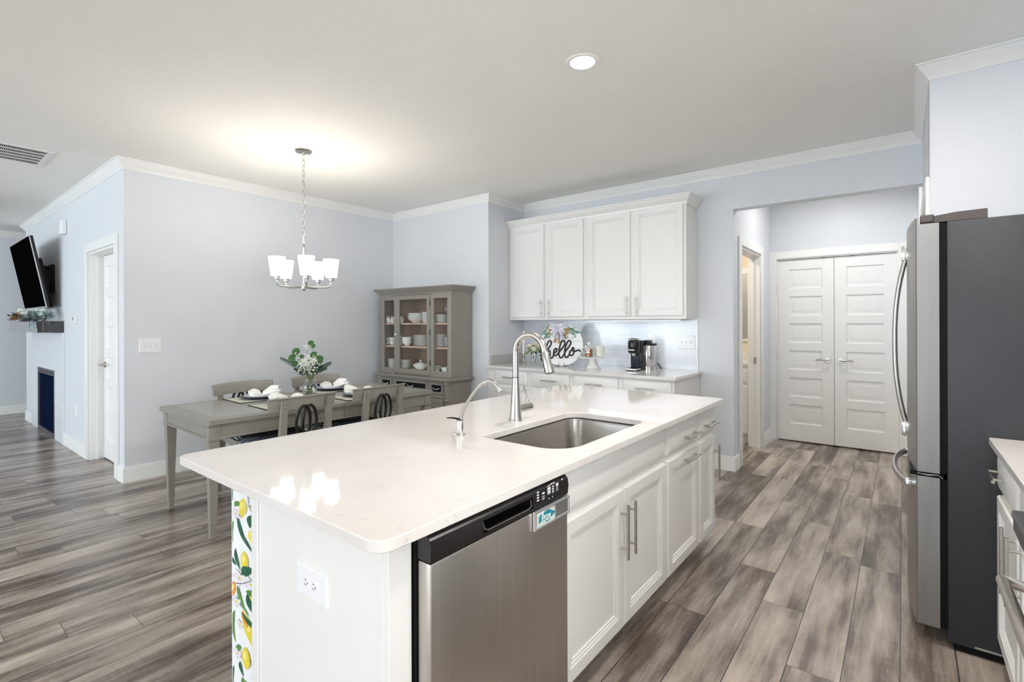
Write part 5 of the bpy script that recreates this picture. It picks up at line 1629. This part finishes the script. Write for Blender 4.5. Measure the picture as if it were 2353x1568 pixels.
# ================================================================ ceiling fixtures
def downlight(x, y, label, power=5.0):
    t = thing('recessed_light', label, 'ceiling light', (x, y, CEIL), 'recessed ceiling lights')
    MB().lathe([(.063, -.001), (.066, -.005), (.085, -.004), (.088, 0)], (x, y, CEIL), 36).build('trim_ring', M_ceil, t)
    MB().lathe([(0, -.0022), (.0655, -.0022)], (x, y, CEIL), 36).build('lens', emit('led_lens', (1, .98, .95), 9), t)
    area_light('downlight', (x, y, CEIL-.012), (0, 0, 0), .12, .12, power, (1, .965, .92), 'DISK')
downlight(-1.349, 2.330, 'single bright round recessed light in the ceiling above the island')
for i, (x, y) in enumerate(((.0, 2.33), (.0, 1.05))):  # unseen lamps added to brighten the island fronts
    downlight(x, y, 'recessed ceiling light outside the view over the kitchen')
d = bpy.data.lights.new('passage_light', 'AREA'); d.shape = 'DISK'; d.size = .14; d.energy = 4.6; d.color = (1, .965, .92)
o = bpy.data.objects.new('passage_light', d); o.location = (-.55, 5.5, CEIL-.02); COL.objects.link(o)
d = bpy.data.lights.new('mudroom_light', 'AREA'); d.shape = 'DISK'; d.size = .14; d.energy = 8; d.color = (1, .90, .76)
o = bpy.data.objects.new('mudroom_light', d); o.location = (-2.0, 5.4, CEIL-.02); COL.objects.link(o)

# return-air grille
t = thing('ceiling_vent', 'white slatted return-air grille in the ceiling over the living room', 'vent', (-5.69, .5, CEIL))
VX0, VX1, VY0, VY1 = -5.965, -5.415, .0, .875
k = MB()
for a in ((VX0, VY0, VX1, VY0+.035), (VX0, VY1-.035, VX1, VY1), (VX0, VY0+.035, VX0+.035, VY1-.035), (VX1-.035, VY0+.035, VX1, VY1-.035)):
    k.box(a[0], a[1], CEIL-.008, a[2], a[3], CEIL-.0005, .002)
for i in range(1, 5):
    x = VX0+.035+(VX1-VX0-.07)*i/5
    k.box(x-.009, VY0+.035, CEIL-.006, x+.009, VY1-.035, CEIL-.0005)
k.build('frame', M_trim, t, smooth=20)
MB().box(VX0+.03, VY0+.03, CEIL-.0012, VX1-.03, VY1-.03, CEIL-.0002).build('dark_opening', M_matblack, t, smooth=0)
k = MB(); n = 76
for i in range(n):
    y = VY0+.037+(VY1-VY0-.074)*(i+.5)/n
    k.add([(VX0+.03, y-.0035, CEIL-.0055), (VX1-.03, y-.0035, CEIL-.0055), (VX1-.03, y+.0025, CEIL-.0015), (VX0+.03, y+.0025, CEIL-.0015)], [(0, 1, 2, 3)])
k.build('slats', M_trim, t, fix=False, smooth=0)

# ================================================================ fireplace wall
FY0 = YF-.02
t = thing('fireplace', 'black gas fireplace set in a white tiled surround on the left wall', 'fireplace', (-8.3, FY0, 0))
FX0, FX1, FZ = -8.77, -7.78, .80
k = MB()
k.box(-9.18, FY0, .001, FX0, YF-.001, 1.245, .001); k.box(FX1, FY0, .001, -7.36, YF-.001, 1.245, .001); k.box(FX0, FY0, FZ, FX1, YF-.001, 1.245, .001)
k.build('tile_surround', M_surround, t, smooth=0)
k = MB()
for z in (.40, .80): k.box(FX1+.002, FY0-.0006, z-.0015, -7.362, FY0-.0001, z+.0015)
k.build('tile_joints', mat('pale_grout', rgb(206, 210, 216), .7), t, smooth=0)
k = MB()
k.box(FX0, FY0-.004, .001, FX0+.05, YF-.002, FZ-.001); k.box(FX1-.02, FY0-.004, .001, FX1, YF-.002, FZ-.001); k.box(FX0+.05, FY0-.004, .001, FX1-.02, YF-.002, .06); k.box(FX0+.05, FY0-.004, .735, FX1-.02, YF-.002, FZ-.001)
k.build('metal_frame', mat('gunmetal', (.16, .16, .18), .3, .8), t, smooth=0)
MB().box(FX0+.05, YF-.008, .06, FX1-.02, YF-.003, .735).build('glass_front', mat('black_glass', (.006, .012, .034), .3, spec=0), t, smooth=0)  # blue reflection is painted into the base colour; the glass has no specular
for i in range(3): MB().box(FX0+.06, FY0-.006, .745+i*.017, FX1-.03, FY0-.003, .752+i*.017).build('louvre', M_matblack, t, smooth=0)
# mantel shelf
MX0, MX1, MY0, MZ0, MZ1 = -9.235, -7.40, 1.043, 1.252, 1.378
M_mant = mat('dark_stained_wood', (.020, .016, .022), .07, coat=1, vary=.5, nscale=30, stretch=(.2, 1, 1))
tag(MB().box(MX0, MY0, MZ0, MX1, YF-.001, MZ1, .003).build('mantel_shelf', M_mant, origin=(-8.3, YF, MZ0), smooth=20), 'thick dark stained wood mantel shelf above the fireplace', 'mantel')
# things on the mantel
gz = MZ1+.001
t = thing('leaf_garland', 'garland of white flowers, pale eucalyptus and tan leaves along the mantel', 'garland', (-8.2, 1.13, gz))
rs = random.Random(9)
kt, kg, kw, kd = MB(), MB(), MB(), MB()
for i in range(260):
    x = rs.uniform(-9.4, -7.42); y = rs.uniform(1.05, 1.19); z = gz+rs.uniform(.012, .085)
    d = (rs.uniform(-1, 1), rs.uniform(-1, .3), rs.uniform(.1, .6)); L = rs.uniform(.05, .09)
    if x < -8.35: (kt if rs.random() < .75 else kd).leaf((x, y, z), d, UP, L, L*.42, .2)
    else: (kg if rs.random() < .75 else kd).leaf((x, y, z), d, UP, L, L*.55, .25, 5, .8)
for i in range(22):
    x = rs.uniform(-8.9, -7.45); rose(kw, (x, rs.uniform(1.05, 1.16), gz+rs.uniform(.08, .13)), rs.uniform(.032, .046))
for q in ((-7.50, 1.030, gz+.02), (-7.62, 1.026, gz), (-7.44, 1.034, gz+.01)): kg.leaf(q, (rs.uniform(-.1, .3), -.25, -.9), (0, -1, 0), .12, .08, .1)
for i in range(14): kt.leaf((-9.2, 1.12, gz+.03), (-1, rs.uniform(-.5, .1), rs.uniform(-.1, .25)), UP, rs.uniform(.15, .32), .02, .05)
kt.build('tan_leaves', mat('tan_leaf', rgb(176, 132, 92), .6, vary=.25, nscale=20), t, fix=False)
kg.build('eucalyptus', mat('pale_eucalyptus', rgb(162, 188, 182), .55, vary=.12, nscale=25), t, fix=False)
kd.build('dark_leaves', M_dgreen, t, fix=False)
kw.build('white_flowers', M_white, t, fix=False)
tag(MB().box(-8.62, 1.05, gz, -8.40, 1.20, gz+.050, .004).build('book', mat('slate_book', rgb(96, 102, 120), .5), origin=(-8.5, 1.12, gz)), 'thick slate grey book lying in the garland on the mantel', 'book')
t = thing('pillar_candle', 'white pillar candle at the far end of the mantel', 'candle', (-9.12, 1.15, gz))
MB().lathe([(0, 0), (.045, 0), (.045, .165), (.038, .170), (0, .164)], (-9.12, 1.15, gz), 24).build('wax', M_white, t)
MB().cyl((-9.12, 1.15, gz+.162), (-9.12, 1.15, gz+.180), .002, n=6).build('wick', M_matblack, t)
# television, tilted forward on its bracket
t = thing('television', 'flat black television tilted forward on the wall above the mantel', 'television', (-8.15, YF, 1.92))
TA = math.atan2(1.140-1.000, 2.318-1.530)
tvM = Matrix.Translation((-8.15, 1.070, 1.924)) @ Matrix.Rotation(TA, 4, 'X')
MB().box(-.65, -.004, -.400, .65, .030, .400, .006, 2).xform(tvM).build('housing', M_black, t)
MB().box(-.640, -.0065, -.382, .640, -.0042, .392).xform(tvM).build('screen', mat('tv_screen', (.002, .002, .002), .5, spec=0), t, smooth=0)
k = MB()
k.box(.642, -.0055, -.400, .651, .004, .400); k.box(-.65, -.0055, -.402, .65, .004, -.384)
k.xform(tvM).build('silver_bezel', mat('silver_bezel', (.55, .55, .6), .3, .7), t, smooth=0)
MB().box(-.50, .030, -.40, .56, .075, .155, .015, 2).xform(tvM).build('rear_housing', M_matblack, t)
k = MB().box(-8.45, YF-.030, 1.72, -7.85, YF-.001, 2.05, .003)
for x in (-8.35, -7.95): k.tube([(x, YF-.03, 2.0), (x, 1.12, 2.06)], .014, 8); k.tube([(x, YF-.03, 1.78), (x, 1.19, 1.80)], .014, 8)
k.build('wall_bracket', M_matblack, t, smooth=20)
# thermostat and sensor
t = thing('thermostat', 'small white thermostat on the wall left of the panelled door', 'thermostat', (-6.80, YF, 1.385))
MB().box(-6.86, YF-.008, 1.335, -6.75, YF-.0005, 1.435, .004, 2).build('base_plate', M_plate, t)
MB().box(-6.84, YF-.028, 1.345, -6.77, YF-.008, 1.428, .006, 2).build('case', M_plate, t)
MB().box(-6.832, YF-.0295, 1.385, -6.79, YF-.0278, 1.418).build('display', mat('grey_display', rgb(120, 124, 130), .3), t, smooth=0)
tag(MB().box(-7.375, YF-.05, 2.335, -7.235, YF-.0005, 2.490, .012, 3).build('wall_sensor', M_plate, origin=(-7.3, YF, 2.4)), 'white plastic chime box high on the fireplace wall', 'sensor')

# ================================================================ refrigerator
RX0, RX1, RY0, RY1 = .128, .88, 2.695, 3.525
t = thing('refrigerator', 'stainless french-door refrigerator with dark grey sides', 'refrigerator', (.5, 3.1, 0))
M_fside = mat('charcoal_enamel', rgb(50, 50, 54), .48, vary=.06, nscale=90, bump=.08)
MB().box(RX0+.012, RY0, .030, RX1, RY1, 1.750, .005, 2).build('case', M_fside, t)
MB().box(RX0+.03, RY0+.01, .004, RX1-.02, RY1-.01, .032).build('base', M_matblack, t)
M_fsteel = mat('fridge_steel', (.37, .36, .35), .38, 1, vary=.04, nscale=60, stretch=(1, 1, .03))
def curved_door(name, y0, y1, z0, z1, parent=t):
    """front bows out toward -x between RY0 and RY1"""
    k = MB(); n = 14; vs = []
    xb = .116
    def xf(y):
        u = (y-(RY0+RY1)/2)/((RY1-RY0)/2)
        return .013+.028*u*u
    ys = [y0+(y1-y0)*i/n for i in range(n+1)]
    outl = [(xb, y0)]+[(xf(y0)+.004, y0)]+[(xf(y), y) for y in [y0+.006]+ys[1:-1]+[y1-.006]]+[(xf(y1)+.004, y1)]+[(xb, y1)]
    k.prism(outl, 'z', z0, min(z1, 1.748))
    if z1 > 1.75: k.prism([(min(x, .052), y) for x, y in outl], 'z', 1.7485, z1)
    return k.build(name, M_fsteel, parent, smooth=20)
ym = (RY0+RY1)/2
da = curved_door('fresh_food_door', RY0, ym-.002, .712, 1.775)
db = curved_door('fresh_food_door', ym+.002, RY1, .712, 1.775)
dc = curved_door('freezer_drawer', RY0, RY1, .075, .694)
k = MB()
for z0, z1 in ((.715, 1.745), (.08, .69)): k.box(.1165, RY0+.003, z0, .1395, RY1-.003, z1)
k.build('door_gasket', M_matblack, t, smooth=0)
k = MB().box(.02, RY0+.006, .6945, .128, RY1-.006, .7115)
k.build('gap_strip', M_matblack, t, smooth=0)
k = MB().tube([(.045, RY0+.001, .705), (.075, RY0-.001, .702), (.112, RY0+.001, .706), (.125, RY0+.001, .694)], .0028, 6)
k.build('hinge_bracket', M_chrome, t)
k = MB()
k.box(.056, RY0+.004, 1.756, .100, RY0+.06, 1.786, .003); k.prism([(.100, 1.751), (.100, 1.778), (.170, 1.786), (.262, 1.788), (.262, 1.751)], 'y', RY0+.004, RY0+.09)
k.build('hinge_cover', mat('brown_black_plastic', rgb(84, 76, 74), .4), t, smooth=20)
k = MB()
k.box(.056, RY1-.06, 1.756, .100, RY1-.004, 1.786, .003); k.prism([(.100, 1.751), (.100, 1.778), (.170, 1.786), (.262, 1.788), (.262, 1.751)], 'y', RY1-.09, RY1-.004)
k.build('hinge_cover', mat('brown_black_plastic', rgb(84, 76, 74), .4), t, smooth=20)
for s, dd in ((-1, da), (1, db)):
    yh = ym+s*.045; pts = []; n = 16
    for i in range(n+1):
        u = -1+2*i/n; pts.append((-.034+.044*abs(u)**2.4, yh, 1.245+.405*u))
    hb = MB().tube(pts, .0125, 12, flat=(.8, 1.0)).build('door_handle', M_nickel, dd)
    for z0, z1 in ((1.645, 1.695), (.800, .850)): MB().box(-.008, yh-.016, z0-.01, .026, yh+.016, z1+.01, .005, 2).build('handle_mount', M_chrome, dd)
pts = []; n = 16
for i in range(n+1):
    u = -1+2*i/n; pts.append((-.036+.046*abs(u)**2.4, ym+.335*u, .640))
MB().tube(pts, .0140, 8, flat=(1.1, .8)).build('drawer_handle', M_nickel, dc)
for y in (ym-.335, ym+.335): MB().box(.004, y-.02, .624, .036, y+.02, .656, .004, 2).build('handle_mount', M_chrome, dc)
MB().lathe([(0, 0), (.011, 0), (.011, .002), (0, .0025)], n=20).xform(Matrix.Translation((.020, ym+.07, 1.70)) @ Matrix.Rotation(-PI/2, 4, 'Y')).build('round_badge', M_chrome, db)
MB().box(.22, RY0-.002, .036, .30, RY0+.001, .043).build('foot_rail', mat('pale_steel', (.6, .6, .6), .3, .8), t, smooth=0)

# ================================================================ right-hand run: cabinet, worktop, range
GXF = .300
t = thing('base_cabinet', 'white base cabinet between the refrigerator and the range', 'cabinet', (.6, 2.2, 0))
k = MB().box(GXF, 1.672, .105, XR-.002, 2.688, ZC-.001, .0015); k.box(GXF+.07, 1.672, 0, XR-.002, 2.688, .11)
k.build('body', M_cab, t, smooth=20)
GN = (-1, 0, 0)
for y1, y0, hy, hd in ((2.660, 2.222, 2.258, 2.545), (2.195, 1.757, 2.160, 1.976)):
    d = front('drawer', t, (GXF, y1, .700), (0, -1, 0), GN, y1-y0, .142, DRAWER_STEPS)
    if hd > 2: bar_pull(d, (GXF-.020, hd, .770), GN, (0, 1, 0), .215)
    d = front('door', t, (GXF, y1, .116), (0, -1, 0), GN, y1-y0, .556)
    bar_pull(d, (GXF-.019, hy, .560), GN, UP, .215)
worktop('side_worktop', 'pale quartz worktop on the right between refrigerator and range', rounded_rect(.262, 1.670, XR-.002, 2.690, (.003,)*4, 2), None, ZC, ZT)
t = thing('kitchen_range', 'stainless and black range at the right edge beyond the white cabinet', 'oven', (.6, 1.28, 0))
MB().box(.275, .905, .03, XR-.002, 1.660, .872, .003).build('body', M_steel, t)
MB().box(.200, .905, .873, XR-.003, 1.662, .893, .005, 2).build('cooktop', mat('cooktop_grey', (.16, .16, .165), .3, .5), t)
MB().prism([(.274, .805), (.215, .812), (.203, .848), (.203, .872), (.274, .872)], 'y', .908, 1.658).build('control_panel', mat('slate_panel', rgb(72, 73, 76), .35, .3), t, smooth=20)
for y in (1.14, 1.00): MB().tube([(.215, y, .842), (.188, y, .837)], [.022, .019], 18).build('control_knob', M_steel, t)
od = MB().box(.225, .910, .240, .274, 1.655, .790, .008, 2).build('oven_door', M_black, t)
MB().tube([(.225, 1.60, .735), (.178, 1.60, .742), (.178, .965, .742), (.225, .965, .735)], .012, 10).build('door_handle', M_steel, od)
MB().box(.230, .910, .045, .274, 1.655, .230, .006, 2).build('storage_drawer', M_steel, t)

# ================================================================ mud room glimpse
t = thing('mudroom_cabinet', 'cream base cabinet with sink top glimpsed through the passage doorway', 'cabinet', (-1.7, 6.2, 0))
k = MB().box(-2.2, 5.90, .10, -1.325, 6.398, .860); k.box(-2.2, 5.95, 0, -1.325, 6.398, .101); k.build('body', M_trim, t, smooth=0)
for x0 in (-2.18, -1.75):
    MB().rings((x0, 5.90, .665), (1, 0, 0), UP, KN, .405, .165, DRAWER_STEPS).build('drawer', M_cab, t, smooth=20)
    MB().rings((x0, 5.90, .115), (1, 0, 0), UP, KN, .405, .525, DOOR_STEPS).build('door', M_cab, t, smooth=20)
MB().box(-2.2, 5.875, .861, -1.325, 6.398, .895, .004).build('vanity_top', M_quartz, t, smooth=20)
MB().box(-2.2, 6.378, .896, -1.325, 6.398, 1.0).build('upstand', M_quartz, t, smooth=0)
t = thing('mudroom_mirror', 'tall framed mirror above the cream cabinet beyond the passage doorway', 'mirror', (-1.75, 6.39, 1.1))
k = MB(); frame_rect(k, -2.15, -1.33, 1.12, 1.98, -2.10, -1.345, 1.14, 1.92, 6.375, 6.399); k.build('frame', M_trim, t, smooth=20)
MB().box(-2.11, 6.385, 1.13, -1.34, 6.39, 1.93).build('glass', mat('mirror_glass', (.55, .54, .50), .05, 1), t, smooth=0)
